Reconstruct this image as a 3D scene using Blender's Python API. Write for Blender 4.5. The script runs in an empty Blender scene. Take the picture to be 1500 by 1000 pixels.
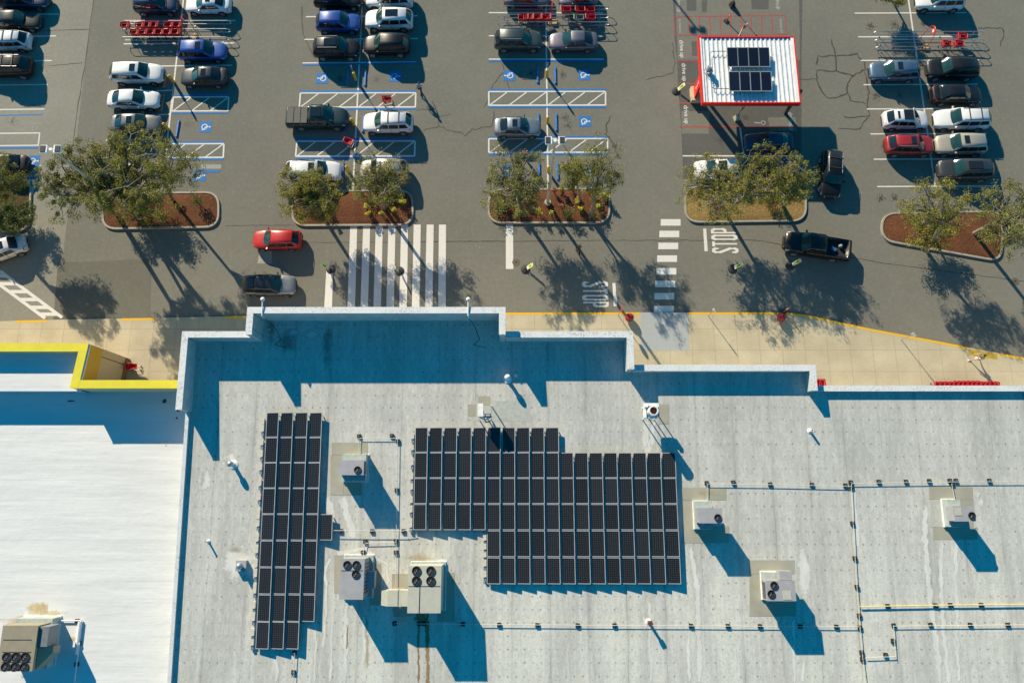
import bpy, math, random
from mathutils import Vector, Matrix
R = math.radians
rng = random.Random(11)
SC = bpy.context.scene
COL = SC.collection

# ------------------------------------------------------------------ camera, sky, sun, exposure
FPX, TILT, CAMH = 1040.0, R(12.57), 62.4
cd = bpy.data.cameras.new('camera'); cam = bpy.data.objects.new('camera', cd); COL.objects.link(cam)
cam.location = (0, 0, CAMH); cam.rotation_euler = (TILT, 0, 0)
cd.sensor_width = 36; cd.lens = FPX*36/1500; cd.clip_end = 3000
SC.camera = cam
SUN_EL, SX, SY = R(24.6), -.539, .842
wd = bpy.data.worlds.new('World'); SC.world = wd; wd.use_nodes = True
nt = wd.node_tree; bg = nt.nodes['Background']
sky = nt.nodes.new('ShaderNodeTexSky'); sky.sky_type = 'NISHITA'; sky.sun_disc = False
sky.sun_elevation = SUN_EL; sky.sun_rotation = math.atan2(SX, SY)
sky.air_density = 1.0; sky.dust_density = 0.0; sky.ozone_density = 6.0
hs = nt.nodes.new('ShaderNodeHueSaturation'); hs.inputs['Saturation'].default_value = 1.4; hs.inputs['Hue'].default_value = .477
nt.links.new(sky.outputs[0], hs.inputs['Color']); nt.links.new(hs.outputs[0], bg.inputs[0])
bg.inputs[1].default_value = 0.084
sl = bpy.data.lights.new('sun', 'SUN'); sl.energy = 5.0; sl.angle = R(0.5); sl.color = (1, .86, .63)
so = bpy.data.objects.new('sun', sl); COL.objects.link(so)
so.rotation_euler = Vector((-SX*math.cos(SUN_EL), -SY*math.cos(SUN_EL), -math.sin(SUN_EL))).to_track_quat('-Z', 'Y').to_euler()
so.location = (-40, 60, 90)
SC.view_settings.view_transform = 'Standard'; SC.view_settings.look = 'None'
SC.view_settings.exposure = 0.88; SC.view_settings.gamma = 1.0

# ------------------------------------------------------------------ photograph -> place
CT, ST = math.cos(TILT), math.sin(TILT)
def ray(px, py):
    x, y, z = (px-750)/FPX, -(py-500)/FPX, -1
    return Vector((x, y*CT - z*ST, y*ST + z*CT))
def P(px, py, z=0.0):
    d = ray(px, py); t = (z-CAMH)/d.z
    return Vector((d.x*t, d.y*t, z))
RZ, RS = 6.0, .05                      # the store roof falls gently to the rear
def RP(px, py, h=0.0):
    d = ray(px, py); t = (RZ+h-CAMH)/(d.z - RS*d.y)
    return Vector((d.x*t, d.y*t, CAMH+d.z*t))
def rz_at(y): return RZ + RS*y
LRZ = 4.2
def LP(px, py, h=0.0): return P(px, py, LRZ+h)

# ------------------------------------------------------------------ mesh builder
class MB:
    def __init__(s): s.v=[]; s.f=[]; s.mi=[]; s.cur=0; s.sm=[]; s.smooth=False; s.fd=[]
    def add(s, vs, fs):
        n=len(s.v); s.v += [tuple(p) for p in vs]
        for f in fs: s.f.append([i+n for i in f]); s.mi.append(s.cur); s.sm.append(s.smooth)
        return s
    def poly(s, pts): return s.add(pts, [list(range(len(pts)))])
    def hexa(s, b, t):
        n=len(b); fs=[list(range(n))[::-1], [n+i for i in range(n)]]
        for i in range(n): j=(i+1)%n; fs.append([i,j,n+j,n+i])
        return s.add(list(b)+list(t), fs)
    def box(s, c, d, rz=0.0, taper=1.0):
        ca,sa=math.cos(rz),math.sin(rz); hx,hy,hz=d[0]/2,d[1]/2,d[2]/2
        def q(x,y,z): return (c[0]+x*ca-y*sa, c[1]+x*sa+y*ca, c[2]+z)
        b=[q(-hx,-hy,-hz),q(hx,-hy,-hz),q(hx,hy,-hz),q(-hx,hy,-hz)]
        t=[q(-hx*taper,-hy*taper,hz),q(hx*taper,-hy*taper,hz),q(hx*taper,hy*taper,hz),q(-hx*taper,hy*taper,hz)]
        return s.hexa(b,t)
    def prism(s, pts, z0, z1):
        return s.hexa([(p[0],p[1],z0) for p in pts],[(p[0],p[1],z1) for p in pts])
    def tube(s, p0, p1, r0, r1=None, n=8, caps=True):
        p0,p1=Vector(p0),Vector(p1); r1=r0 if r1 is None else r1
        d=(p1-p0)
        if d.length<1e-6: return s
        d.normalize(); a=d.orthogonal().normalized(); b=d.cross(a)
        vs=[];k=len(s.v)
        for p,r in ((p0,r0),(p1,r1)):
            for i in range(n):
                t=2*math.pi*i/n; vs.append(p+a*(r*math.cos(t))+b*(r*math.sin(t)))
        fs=[[i,(i+1)%n,n+(i+1)%n,n+i] for i in range(n)]
        if caps: fs += [list(range(n))[::-1], [n+i for i in range(n)]]
        return s.add(vs,fs)
    def path(s, pts, r, n=6):
        for a,b in zip(pts[:-1],pts[1:]): s.tube(a,b,r,r,n)
        return s
    def lathe(s, prof, c=(0,0,0), n=16):
        vs=[];fs=[]
        for r,z in prof:
            for i in range(n):
                t=2*math.pi*i/n; vs.append((c[0]+r*math.cos(t),c[1]+r*math.sin(t),c[2]+z))
        for k in range(len(prof)-1):
            for i in range(n): j=(i+1)%n; fs.append([k*n+i,k*n+j,(k+1)*n+j,(k+1)*n+i])
        fs.append(list(range(n))[::-1]); m=(len(prof)-1)*n; fs.append([m+i for i in range(n)])
        return s.add(vs,fs)
    def build(s, name, mats, parent=None, loc=None, rz=0.0, origin=None):
        me=bpy.data.meshes.new(name)
        vs=s.v
        if origin is not None: o=Vector(origin); vs=[(v[0]-o.x,v[1]-o.y,v[2]-o.z) for v in vs]
        me.from_pydata(vs,[],s.f)
        if not isinstance(mats,(list,tuple)): mats=[mats]
        for m in mats: me.materials.append(m)
        me.polygons.foreach_set('material_index', s.mi); me.polygons.foreach_set('use_smooth', s.sm)
        if s.fd:
            at=me.attributes.new('fade','FLOAT','POINT'); at.data.foreach_set('value',(s.fd+[1.0]*len(s.v))[:len(s.v)])
        me.update()
        ob=bpy.data.objects.new(name,me); COL.objects.link(ob)
        if parent is not None: ob.parent=parent
        elif origin is not None: ob.location=origin
        if loc is not None: ob.location=loc
        if rz: ob.rotation_euler=(0,0,rz)
        return ob
def tag(o,label,cat,group=None,kind=None):
    if label: o['label']=label
    if cat: o['category']=cat
    if group: o['group']=group
    if kind: o['kind']=kind
    return o
def struct(o): o['kind']='structure'; return o
def empty(name, loc, label, cat, group=None, rz=0.0):
    o=bpy.data.objects.new(name,None); COL.objects.link(o); o.location=loc; o.rotation_euler=(0,0,rz)
    o.empty_display_size=.2
    return tag(o,label,cat,group)
def dup(root, loc, rz, label, group=None):
    kids={}
    for o in COL.objects:
        if o.parent: kids.setdefault(o.parent.name,[]).append(o)
    def cp(o,par):
        c=o.copy(); COL.objects.link(c)
        if par is not None: c.parent=par
        for k in kids.get(o.name,[]): cp(k,c)
        return c
    r=cp(root,None); r.location=loc; r.rotation_euler=(0,0,rz); r['label']=label
    if group: r['group']=group
    return r
ORD=['first','second','third','fourth','fifth','sixth','seventh','eighth','ninth','tenth','eleventh','twelfth',
 'thirteenth','fourteenth','fifteenth','sixteenth','seventeenth','eighteenth','nineteenth','twentieth']

# ------------------------------------------------------------------ materials
class NT:
    def __init__(s,name):
        s.m=bpy.data.materials.new(name); s.m.use_nodes=True; s.t=s.m.node_tree; s.n=s.t.nodes
        s.b=s.n['Principled BSDF']; s.pos=s.n.new('ShaderNodeNewGeometry').outputs['Position']
    def obj(s): return s.n.new('ShaderNodeTexCoord').outputs['Object']
    def put(s,sock,v):
        if isinstance(v,bpy.types.NodeSocket): s.t.links.new(v,sock)
        else:
            if sock.type=='RGBA' and len(v)==3: v=(*v,1)
            sock.default_value=v
    def math(s,op,a,b=0.0,c=None,clamp=False):
        n=s.n.new('ShaderNodeMath'); n.operation=op; n.use_clamp=clamp; s.put(n.inputs[0],a); s.put(n.inputs[1],b)
        if c is not None: s.put(n.inputs[2],c)
        return n.outputs[0]
    def scale(s,vec,sc):
        n=s.n.new('ShaderNodeVectorMath'); n.operation='MULTIPLY'; s.put(n.inputs[0],vec); n.inputs[1].default_value=sc; return n.outputs[0]
    def noise(s,vec,sc,det=3,rough=.55):
        n=s.n.new('ShaderNodeTexNoise'); s.put(n.inputs['Vector'],vec); n.inputs['Scale'].default_value=sc
        n.inputs['Detail'].default_value=det; n.inputs['Roughness'].default_value=rough; return n.outputs[0]
    def vor(s,vec,sc):
        n=s.n.new('ShaderNodeTexVoronoi'); s.put(n.inputs['Vector'],vec); n.inputs['Scale'].default_value=sc; return n
    def ramp(s,f,a,b,c0=0.0,c1=1.0):
        n=s.n.new('ShaderNodeMapRange'); n.clamp=True; s.put(n.inputs[0],f)
        for i,v in zip((1,2,3,4),(a,b,c0,c1)): n.inputs[i].default_value=v
        return n.outputs[0]
    def mix(s,f,a,b,mode='MIX'):
        n=s.n.new('ShaderNodeMix'); n.data_type='RGBA'; n.blend_type=mode; s.put(n.inputs[0],f)
        s.put(n.inputs[6],a); s.put(n.inputs[7],b); return n.outputs[2]
    def sep(s,vec):
        n=s.n.new('ShaderNodeSeparateXYZ'); s.put(n.inputs[0],vec); return n.outputs
    def bump(s,h,st=.3,dist=.05):
        n=s.n.new('ShaderNodeBump'); s.put(n.inputs['Height'],h); n.inputs['Strength'].default_value=st; n.inputs['Distance'].default_value=dist
        s.t.links.new(n.outputs[0],s.b.inputs['Normal'])
    def out(s,col=None,rough=.6,metal=0.0,coat=0.0,spec=None):
        if col is not None: s.put(s.b.inputs['Base Color'],col)
        s.put(s.b.inputs['Roughness'],rough); s.put(s.b.inputs['Metallic'],metal); s.b.inputs['Coat Weight'].default_value=coat
        s.b.inputs['Coat Roughness'].default_value=.06
        if spec is not None: s.b.inputs['Specular IOR Level'].default_value=spec
        return s.m
_mc={}
def M(name,c,rough=.6,metal=0.0,coat=0.0,var=.12,vs=3.0,spec=None):
    k=(name,)
    if k in _mc: return _mc[k]
    t=NT(name); n=t.noise(t.obj(),vs,4); lo=tuple(x*(1-var) for x in c); hi=tuple(min(1,x*(1+var)) for x in c)
    m=t.out(t.mix(t.ramp(n,.3,.7),lo,hi),rough,metal,coat,spec); _mc[k]=m; return m
def paint(name,c,metal=.0,rough=.38):
    t=NT(name); d=t.noise(t.obj(),2.0,5); f=t.noise(t.obj(),14,4)
    dust=t.math('MULTIPLY',t.ramp(d,.45,.75),.02 if max(c)<.1 else .10)
    col=t.mix(dust,c,(.28,.26,.22))
    return t.out(col,t.ramp(f,.3,.7,rough-.06,rough+.1),metal,.55 if max(c)>.05 else .30,None if max(c)>.05 else .3)

def asphalt(name,c,var=.14,warm=0.0):
    t=NT(name); p=t.pos
    big=t.noise(p,.09,4); mid=t.noise(p,.7,5); fine=t.noise(p,9,6,.75)
    st=t.noise(t.scale(p,(.35,1.6,1)),.5,4)
    lo=tuple(x*(1-var) for x in c); hi=tuple(x*(1+var) for x in c)
    col=t.mix(t.ramp(big,.3,.7),lo,hi)
    col=t.mix(t.ramp(mid,.42,.75,0,.35),col,tuple(x*.8 for x in c))
    col=t.mix(t.ramp(st,.5,.8,0,.25),col,(c[0]*1.2,c[1]*1.17,c[2]*1.1))
    col=t.mix(t.ramp(fine,.35,.7,0,.6),col,tuple(x*.66 for x in c)); gr=t.noise(p,2.6,7,.82); col=t.mix(t.ramp(gr,.5,.68,0,.5),col,tuple(x*1.28 for x in c)); col=t.mix(t.ramp(gr,.47,.3,0,.45),col,tuple(x*.7 for x in c))
    t.bump(fine,.35,.01)
    return t.out(col,.88,spec=.25)
ASPH=asphalt('asphalt',(.166,.161,.135))
ASPH_L=asphalt('pale_asphalt',(.235,.226,.188))
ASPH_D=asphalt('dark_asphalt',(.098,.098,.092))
ASPH_M=asphalt('mid_asphalt',(.135,.131,.106))
def sidewalk_mat():
    t=NT('sidewalk_concrete'); p=t.pos; x,y,z=t.sep(p)
    fx=t.math('ABSOLUTE',t.math('SUBTRACT',t.math('FRACT',t.math('DIVIDE',x,2.02)),.5)); fy=t.math('ABSOLUTE',t.math('SUBTRACT',t.math('FRACT',t.math('DIVIDE',t.math('ADD',y,.55),1.95)),.5))
    j=t.math('MAXIMUM',t.ramp(fx,.487,.494),t.ramp(fy,.487,.494))
    n=t.noise(p,.5,5); f=t.noise(p,7,6,.7)
    col=t.mix(t.ramp(n,.3,.7),(.36,.315,.215),(.47,.415,.295)); col=t.mix(t.ramp(f,.4,.7,0,.5),col,(.28,.24,.17))
    cell=t.n.new('ShaderNodeTexWhiteNoise'); cell.noise_dimensions='2D'
    cx=t.n.new('ShaderNodeCombineXYZ'); t.put(cx.inputs[0],t.math('FLOOR',t.math('ADD',t.math('DIVIDE',x,2.02),0))); t.put(cx.inputs[1],t.math('FLOOR',t.math('DIVIDE',t.math('ADD',y,.55),1.95)))
    t.put(cell.inputs['Vector'],cx.outputs[0]); col=t.mix(t.math('MULTIPLY',cell.outputs[0],.22),col,(.36,.31,.22))
    col=t.mix(t.math('MULTIPLY',j,.45),col,(.12,.10,.07))
    return t.out(col,.85)
WALKM=sidewalk_mat()
def roof_mat():
    t=NT('grey_membrane'); p=t.pos; x,y,z=t.sep(p)
    wob=t.math('MULTIPLY',t.math('SUBTRACT',t.noise(p,.35,2),.5),.16)
    xs=t.math('ADD',x,wob)
    fx=t.math('SUBTRACT',t.math('FRACT',t.math('DIVIDE',xs,.62)),.5); fy=t.math('SUBTRACT',t.math('FRACT',t.math('DIVIDE',t.math('ADD',y,wob),.95)),.5)
    dx=t.math('MULTIPLY',fx,.62); dy=t.math('MULTIPLY',fy,.95)
    dist=t.math('SQRT',t.math('ADD',t.math('MULTIPLY',dx,dx),t.math('MULTIPLY',dy,dy)))
    dn=t.noise(p,1.3,2)
    dot=t.math('MULTIPLY',t.ramp(dist,.02,.10,1,0),t.ramp(dn,.38,.62,.15,.85))
    sx=t.math('ABSOLUTE',t.math('SUBTRACT',t.math('FRACT',t.math('DIVIDE',xs,2.9)),.5))
    seam=t.math('ADD',t.ramp(sx,.485,.5,0,.35),t.math('MULTIPLY',t.ramp(sx,.40,.5),t.math('MULTIPLY',t.ramp(t.noise(t.scale(p,(.5,.12,1)),1.0,3),.42,.62),.38)))
    strip=t.n.new('ShaderNodeTexWhiteNoise'); strip.noise_dimensions='1D'; t.put(strip.inputs['W'],t.math('FLOOR',t.math('ADD',t.math('DIVIDE',xs,2.9),.5)))
    streak=t.noise(t.scale(p,(1.9,.10,1)),1.0,5,.6); blot=t.noise(p,.22,4); fine=t.noise(p,6,6,.75); mid=t.noise(p,1.4,5)
    col=t.mix(t.ramp(blot,.3,.7),(.46,.45,.415),(.565,.555,.51))
    col=t.mix(t.math('MULTIPLY',strip.outputs[0],.3),col,(.37,.38,.36))
    south=t.ramp(y,2,-14,0.04,1.0)
    col=t.mix(t.math('MULTIPLY',t.ramp(streak,.47,.68),t.math('MULTIPLY',south,.75)),col,(.74,.74,.69))
    col=t.mix(t.math('MULTIPLY',t.ramp(streak,.50,.25),.35),col,(.31,.31,.28))
    wide=t.noise(t.scale(p,(.62,.045,1)),1.0,3,.5)
    col=t.mix(t.math('MULTIPLY',t.ramp(wide,.45,.66),t.math('ADD',t.math('MULTIPLY',south,.75),.12)),col,(.74,.73,.64))
    col=t.mix(t.math('MULTIPLY',t.ramp(wide,.47,.30),.5),col,(.33,.325,.29))
    col=t.mix(t.math('MULTIPLY',south,.35),col,(.56,.555,.475))
    tan=t.noise(t.scale(p,(1.2,.22,1)),.8,4); col=t.mix(t.math('MULTIPLY',t.ramp(tan,.55,.75),.18),col,(.50,.42,.30))
    col=t.mix(t.ramp(fine,.40,.66,0,.5),col,(.31,.31,.285)); f2=t.noise(t.scale(p,(2.4,.55,1)),2.2,6,.7); col=t.mix(t.ramp(f2,.5,.72,0,.45),col,(.70,.70,.66)); col=t.mix(t.ramp(f2,.46,.28,0,.35),col,(.30,.30,.275))
    col=t.mix(t.ramp(mid,.52,.72,0,.26),col,(.33,.325,.29)); md2=t.noise(p,.55,6,.7); col=t.mix(t.ramp(md2,.55,.72,0,.28),col,(.60,.59,.55))
    col=t.mix(seam,col,(.22,.22,.2)); col=t.mix(dot,col,(.15,.15,.135))
    return t.out(col,.75,spec=.3)
ROOFM=roof_mat()
def white_roof():
    t=NT('white_membrane'); p=t.pos; x,y,z=t.sep(p)
    n=t.noise(t.scale(p,(.12,1.1,1)),1.0,4); f=t.noise(p,3,5); wob=t.math('MULTIPLY',t.math('SUBTRACT',t.noise(p,.8,3),.5),.14)
    sy=t.math('ABSOLUTE',t.math('SUBTRACT',t.math('FRACT',t.math('DIVIDE',t.math('ADD',y,wob),1.55)),.5))
    col=t.mix(t.ramp(n,.3,.7),(.58,.585,.58),(.66,.665,.655)); col=t.mix(t.ramp(f,.5,.8,0,.15),col,(.52,.51,.47))
    col=t.mix(t.ramp(sy,.478,.5,0,.30),col,(.42,.42,.41))
    t.bump(t.math('ADD',t.math('MULTIPLY',n,1.0),t.math('MULTIPLY',t.noise(p,1.2,3),.5)),.32,.12)
    return t.out(col,.6,spec=.3)
WROOF=white_roof()
def speck(name,c,c2,sc=5,th=.5):
    t=NT(name); n=t.noise(t.pos,sc,6,.7); n2=t.noise(t.pos,.6,3)
    return t.out(t.mix(t.ramp(n,th-.08,th+.12),c,t.mix(t.ramp(n2,.3,.7),c2,c)),.7)
COPING=speck('weathered_coping',(.61,.62,.62),(.20,.20,.20),6.5,.55)
def cells(name,nx,ny,w,h,cell,line,lw):
    t=NT(name); x,y,z=t.sep(t.obj())
    fx=t.math('ABSOLUTE',t.math('SUBTRACT',t.math('FRACT',t.math('DIVIDE',t.math('ADD',x,w/2),w/nx)),.5)); fy=t.math('ABSOLUTE',t.math('SUBTRACT',t.math('FRACT',t.math('DIVIDE',t.math('ADD',y,h/2),h/ny)),.5))
    gx=t.ramp(fx,.5-lw*1.6,.5-lw*.6); gy=t.ramp(fy,.5-lw*1.6,.5-lw*.6)
    g=t.math('ADD',t.math('MULTIPLY',t.math('MAXIMUM',gx,gy),.16),t.math('MULTIPLY',gx,gy),clamp=True)
    oi=t.n.new('ShaderNodeObjectInfo').outputs['Random']
    c=t.mix(oi,cell,tuple(v*1.7 for v in cell))
    return t.out(t.mix(g,c,line),.16,0,.0,.5)
def stripes(name,c,c2,axis,pitch):
    t=NT(name); s=t.sep(t.obj())[axis]; f=t.math('FRACT',t.math('DIVIDE',s,pitch))
    return t.out(t.mix(t.ramp(t.math('ABSOLUTE',t.math('SUBTRACT',f,.5)),.18,.3),c,c2),.35,.3)
def mulch(name,a,b,c):
    t=NT(name); p=t.pos; v=t.vor(t.scale(p,(1,1.6,1)),9); n=t.noise(p,5,6,.8); g=t.noise(p,.6,3)
    col=t.mix(t.ramp(n,.3,.7),a,b); col=t.mix(t.ramp(v.outputs['Distance'],.25,.7,0,.6),col,c); col=t.mix(t.ramp(g,.45,.7,0,.4),col,c)
    t.bump(n,.8,.08); return t.out(col,.95,spec=.1)
MULCH=mulch('red_mulch',(.14,.052,.026),(.215,.098,.05),(.05,.022,.012))
STRAW=mulch('straw_mulch',(.30,.20,.07),(.38,.27,.11),(.13,.075,.03))
MULCH_D=mulch('dark_mulch',(.10,.065,.03),(.16,.10,.05),(.05,.03,.015))
def leafmat(name,a,b,tr=.22):
    t=NT(name); r=t.n.new('ShaderNodeNewGeometry').outputs['Random Per Island']
    n=t.noise(t.obj(),.9,2); col=t.mix(r,a,b); col=t.mix(t.ramp(n,.35,.65,0,.45),col,tuple(v*1.35 for v in b))
    t.out(col,.6,spec=.2); tl=t.n.new('ShaderNodeBsdfTranslucent'); t.put(tl.inputs[0],col)
    mx=t.n.new('ShaderNodeMixShader'); mx.inputs[0].default_value=tr; t.t.links.new(t.b.outputs[0],mx.inputs[1]); t.t.links.new(tl.outputs[0],mx.inputs[2])
    t.t.links.new(mx.outputs[0],t.n['Material Output'].inputs[0]); return t.m
LEAF=leafmat('oak_leaves',(.10,.108,.018),(.235,.222,.045))
LEAF2=leafmat('yellow_olive_leaves',(.12,.122,.020),(.275,.25,.05))  # lighter, yellower leaf tone used for whole trees
LEAF3=leafmat('grey_green_leaves',(.10,.112,.024),(.24,.232,.065))
SHRUBL=leafmat('shrub_leaves',(.055,.09,.024),(.12,.15,.04))
YELLOW=leafmat('yellow_flowers',(.42,.34,.02),(.60,.52,.05),.2)
PINKFL=leafmat('pink_flowers',(.35,.06,.10),(.5,.14,.16),.2)
BARK=M('bark',(.20,.175,.14),.9,var=.3,vs=8)
def linepaint(name,c,worn=.35):
    t=NT(name); n=t.noise(t.pos,6,6,.75); b=t.noise(t.pos,.8,4)
    w=t.math('MULTIPLY',t.ramp(n,.5,.78),t.ramp(b,.3,.7,.25,1.0))
    return t.out(t.mix(t.math('MULTIPLY',w,worn*2),c,(.16,.15,.13)),.75,spec=.3)
WHITE=linepaint('white_road_paint',(.60,.585,.55)); WHITE_F=linepaint('faded_white_paint',(.27,.27,.26),.5); BLUEP=linepaint('blue_road_paint',(.012,.14,.40),.25)
REDP=linepaint('red_road_paint',(.34,.055,.05),.4); YELP=linepaint('yellow_kerb_paint',(.62,.36,.015),.25); OLIVEP=linepaint('tactile_yellow',(.36,.25,.02),.3)
BLUEF=linepaint('faded_blue_paint',(.17,.22,.25),.6); GREYP=linepaint('grey_blue_concrete',(.31,.335,.345),.3)
KERB=speck('kerb_concrete',(.31,.285,.235),(.19,.17,.14),4); CONC=M('concrete',(.40,.37,.31),.85)
CRACK=M('crack_sealant',(.045,.042,.036),.8); STAIN=M('oil_stain',(.05,.046,.04),.6)
GALV=M('galvanised_steel',(.42,.44,.45),.4,.7); BLACK=M('black_rubber',(.018,.018,.02),.75); DARK=M('dark_metal',(.05,.05,.055),.5,.4)
WHITEM=M('white_enamel',(.70,.70,.68),.45); CREAM=M('cream_enamel',(.42,.415,.345),.5,var=.06); TAN=M('tan_enamel',(.27,.235,.165),.5,var=.08); GREYU=M('grey_enamel',(.315,.31,.325),.5,var=.10,vs=1.6)
TUBE=M('white_pipe',(.50,.50,.47),.5); YPIPE=M('yellow_pipe',(.60,.50,.22),.5); RUST=M('rust',(.11,.04,.02),.9,var=.4); PAD=M('tan_walk_pad',(.33,.315,.25),.85,var=.10,vs=.9); PADG=M('grey_walk_pad',(.40,.41,.37),.85)
RED=M('red_enamel',(.62,.02,.014),.4,var=.06); REDPL=M('red_plastic',(.50,.012,.02),.4,var=.1); YELB=M('yellow_bollard_paint',(.62,.40,.02),.5); SIGNBLUE=M('sign_blue',(.02,.13,.42),.4); LIME=M('lime_sign',(.55,.70,.04),.4); ORANGE=M('orange_plastic',(.75,.11,.02),.5)
YELCOP=M('yellow_coping',(.66,.56,.025),.5,var=.07,vs=1.2); YELWALL=M('ochre_wall',(.62,.36,.03),.6,var=.04); CREAMW=M('cream_wall',(.58,.46,.26),.75,var=.04); WALLB=M('beige_wall',(.45,.38,.28),.8); WPARA=M('white_parapet_lining',(.46,.47,.45),.7,var=.12,vs=1.5)
BLUESTOP=M('blue_wheel_stop',(.02,.15,.46),.55,var=.2,vs=6)
GLASS=M('tinted_glass',(.012,.016,.018),.06,var=0,spec=.6); GLASSG=M('green_glass',(.014,.042,.040),.06,var=.3,vs=2.0,spec=.6); TYRE=BLACK; RIM=M('alloy',(.42,.42,.43),.35,.8); HEADL=M('headlight_lens',(.55,.57,.58),.15,.2); TAILL=M('tail_light_lens',(.42,.012,.012),.25); TRIM=M('black_trim',(.022,.022,.024),.6); CHROME=M('chrome',(.6,.6,.6),.2,1.0)

# ------------------------------------------------------------------ ground
m=MB(); m.poly([(-400,-300,0),(400,-300,0),(400,500,0),(-400,500,0)]); struct(m.build('ground',ASPH))
def sheet(name,mat,polys,z,world=False):
    m=MB()
    for pl in polys:
        pts=[(p if world else P(p[0],p[1],z)) for p in pl]; m.poly([(p[0],p[1],z) for p in pts])
    return struct(m.build(name,mat))
LPN=[0]
def lp(m,a,b,w,z):
    LPN[0]+=1; z+=LPN[0]*1.3e-5
    a,b=P(a[0],a[1],z),P(b[0],b[1],z); d=(b-a); d.z=0; n=Vector((-d.y,d.x,0)).normalized()*(w/2)
    m.poly([a-n,b-n,b+n,a+n])
CZI=[0]
def crook(m,pts,w,z,sub=4,jit=.10):
    CZI[0]+=1; z+=CZI[0]*1.2e-4
    W=[P(x,y,z) for x,y in pts]; Q=[]
    for a,b in zip(W[:-1],W[1:]):
        for i in range(sub):
            q=a.lerp(b,i/sub)
            if Q: q=q+Vector((rng.uniform(-jit,jit),rng.uniform(-jit,jit),0))
            Q.append(q)
    Q.append(W[-1])
    L=[];Rr=[]
    for i,q in enumerate(Q):
        d=(Q[min(i+1,len(Q)-1)]-Q[max(i-1,0)]); n=Vector((-d.y,d.x,0)).normalized()*(w*rng.uniform(.3,.75)); L.append(q+n); Rr.append(q-n)
    for i in range(len(Q)-1): m.poly([Rr[i],Rr[i+1],L[i+1],L[i]])
sheet('asphalt_patch',ASPH_L,[[(-80,0),(137,0),(110,220),(82,470),(-80,470)],[(78,250),(96,250),(82,470),(60,470)]][:1],.004)
sheet('asphalt_patch',ASPH_M,[[(85,385),(222,379),(219,466),(78,469)]],.008)
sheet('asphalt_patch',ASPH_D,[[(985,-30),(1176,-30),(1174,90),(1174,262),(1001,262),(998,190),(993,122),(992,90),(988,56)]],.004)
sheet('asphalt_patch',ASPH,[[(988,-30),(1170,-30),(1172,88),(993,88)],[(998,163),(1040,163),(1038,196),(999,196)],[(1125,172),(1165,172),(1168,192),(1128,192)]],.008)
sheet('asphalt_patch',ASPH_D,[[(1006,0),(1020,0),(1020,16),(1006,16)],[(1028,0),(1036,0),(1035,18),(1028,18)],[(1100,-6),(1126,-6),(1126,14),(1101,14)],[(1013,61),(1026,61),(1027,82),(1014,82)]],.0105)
sheet('concrete_pad',KERB,[[(381,363),(398,363),(398,386),(377,386)]],.006)
m=MB()
for y,(a,b) in ((352,(330,1500)),(330,(330,430)),(353.5,(600,745))): crook(m,[(a,y+1),((a+b)/2,y),(b,y+(18 if b==1500 else 0))] if b!=1500 else [(375,356),(900,352),(1110,352),(1290,385),(1500,412)],.05,.005,30,.04)
crook(m,[(1218,58),(1224,84),(1225,105)],.10,.005); crook(m,[(1196,95),(1198,83),(1225,82),(1256,80),(1267,92),(1268,102),(1250,111),(1225,105),(1197,103),(1196,118),(1209,142),(1222,144),(1240,136),(1243,122),(1250,111)],.13,.005)
crook(m,[(1241,136),(1246,147),(1268,152)],.10,.005); crook(m,[(1266,105),(1273,135),(1271,152),(1274,170),(1262,172),(1236,171)],.11,.005); crook(m,[(1274,170),(1262,186),(1258,190),(1228,188)],.09,.005); crook(m,[(1170,117),(1196,116)],.08,.005)
crook(m,[(610,162),(636,160)],.06,.005); crook(m,[(620,192),(644,184),(655,190),(680,197)],.07,.005); crook(m,[(641,172),(643,184)],.06,.005); crook(m,[(645,171),(660,167)],.05,.005); crook(m,[(679,200),(692,190),(705,187),(722,184),(723,164)],.08,.005); crook(m,[(709,157),(722,125),(738,105),(737,92)],.08,.005); crook(m,[(742,114),(746,130)],.07,.005)
crook(m,[(895,170),(888,185),(888,195),(896,206),(899,216)],.10,.005); crook(m,[(985,62),(986,75),(989,90),(987,106),(970,112),(947,117)],.07,.005); crook(m,[(1433,42),(1450,41),(1466,41),(1471,48),(1467,60),(1466,68)],.10,.005); crook(m,[(442,10),(444,50),(452,70),(460,85)],.10,.005)
crook(m,[(137,0),(125,90),(115,150),(100,260)],.08,.007,6,.04); crook(m,[(50,46),(132,43)],.06,.009,8,.04); crook(m,[(62,98),(120,92)],.05,.009,8,.04)
struct(m.build('asphalt_crack',CRACK))
m=MB()
def blotch(px,py,r,n=80,z=.0095):
    c=P(px,py,z)
    for i in range(n):
        a=rng.random()*6.28; d=r*abs(rng.gauss(0,.5)); q=c+Vector((math.cos(a)*d,math.sin(a)*d,0)); s=rng.uniform(.012,.06); k=rng.randint(5,7); off=rng.random()
        m.poly([(q.x+s*math.cos(off+6.28*j/k)*rng.uniform(.6,1.2),q.y+s*math.sin(off+6.28*j/k)*rng.uniform(.6,1.2),z+i*2e-5) for j in range(k)])
for x,y in ((274,183),(498,115),(552,116),(778,108),(824,110),(827,172),(832,184),(1276,38),(1310,36),(1353,35),(1284,140),(1318,140),(1296,215),(1290,290),(1310,290),(1092,172),(1055,205),(18,178),(3,240),(842,249)): blotch(x,y,.55)
struct(m.build('oil_spots',STAIN))

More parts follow.
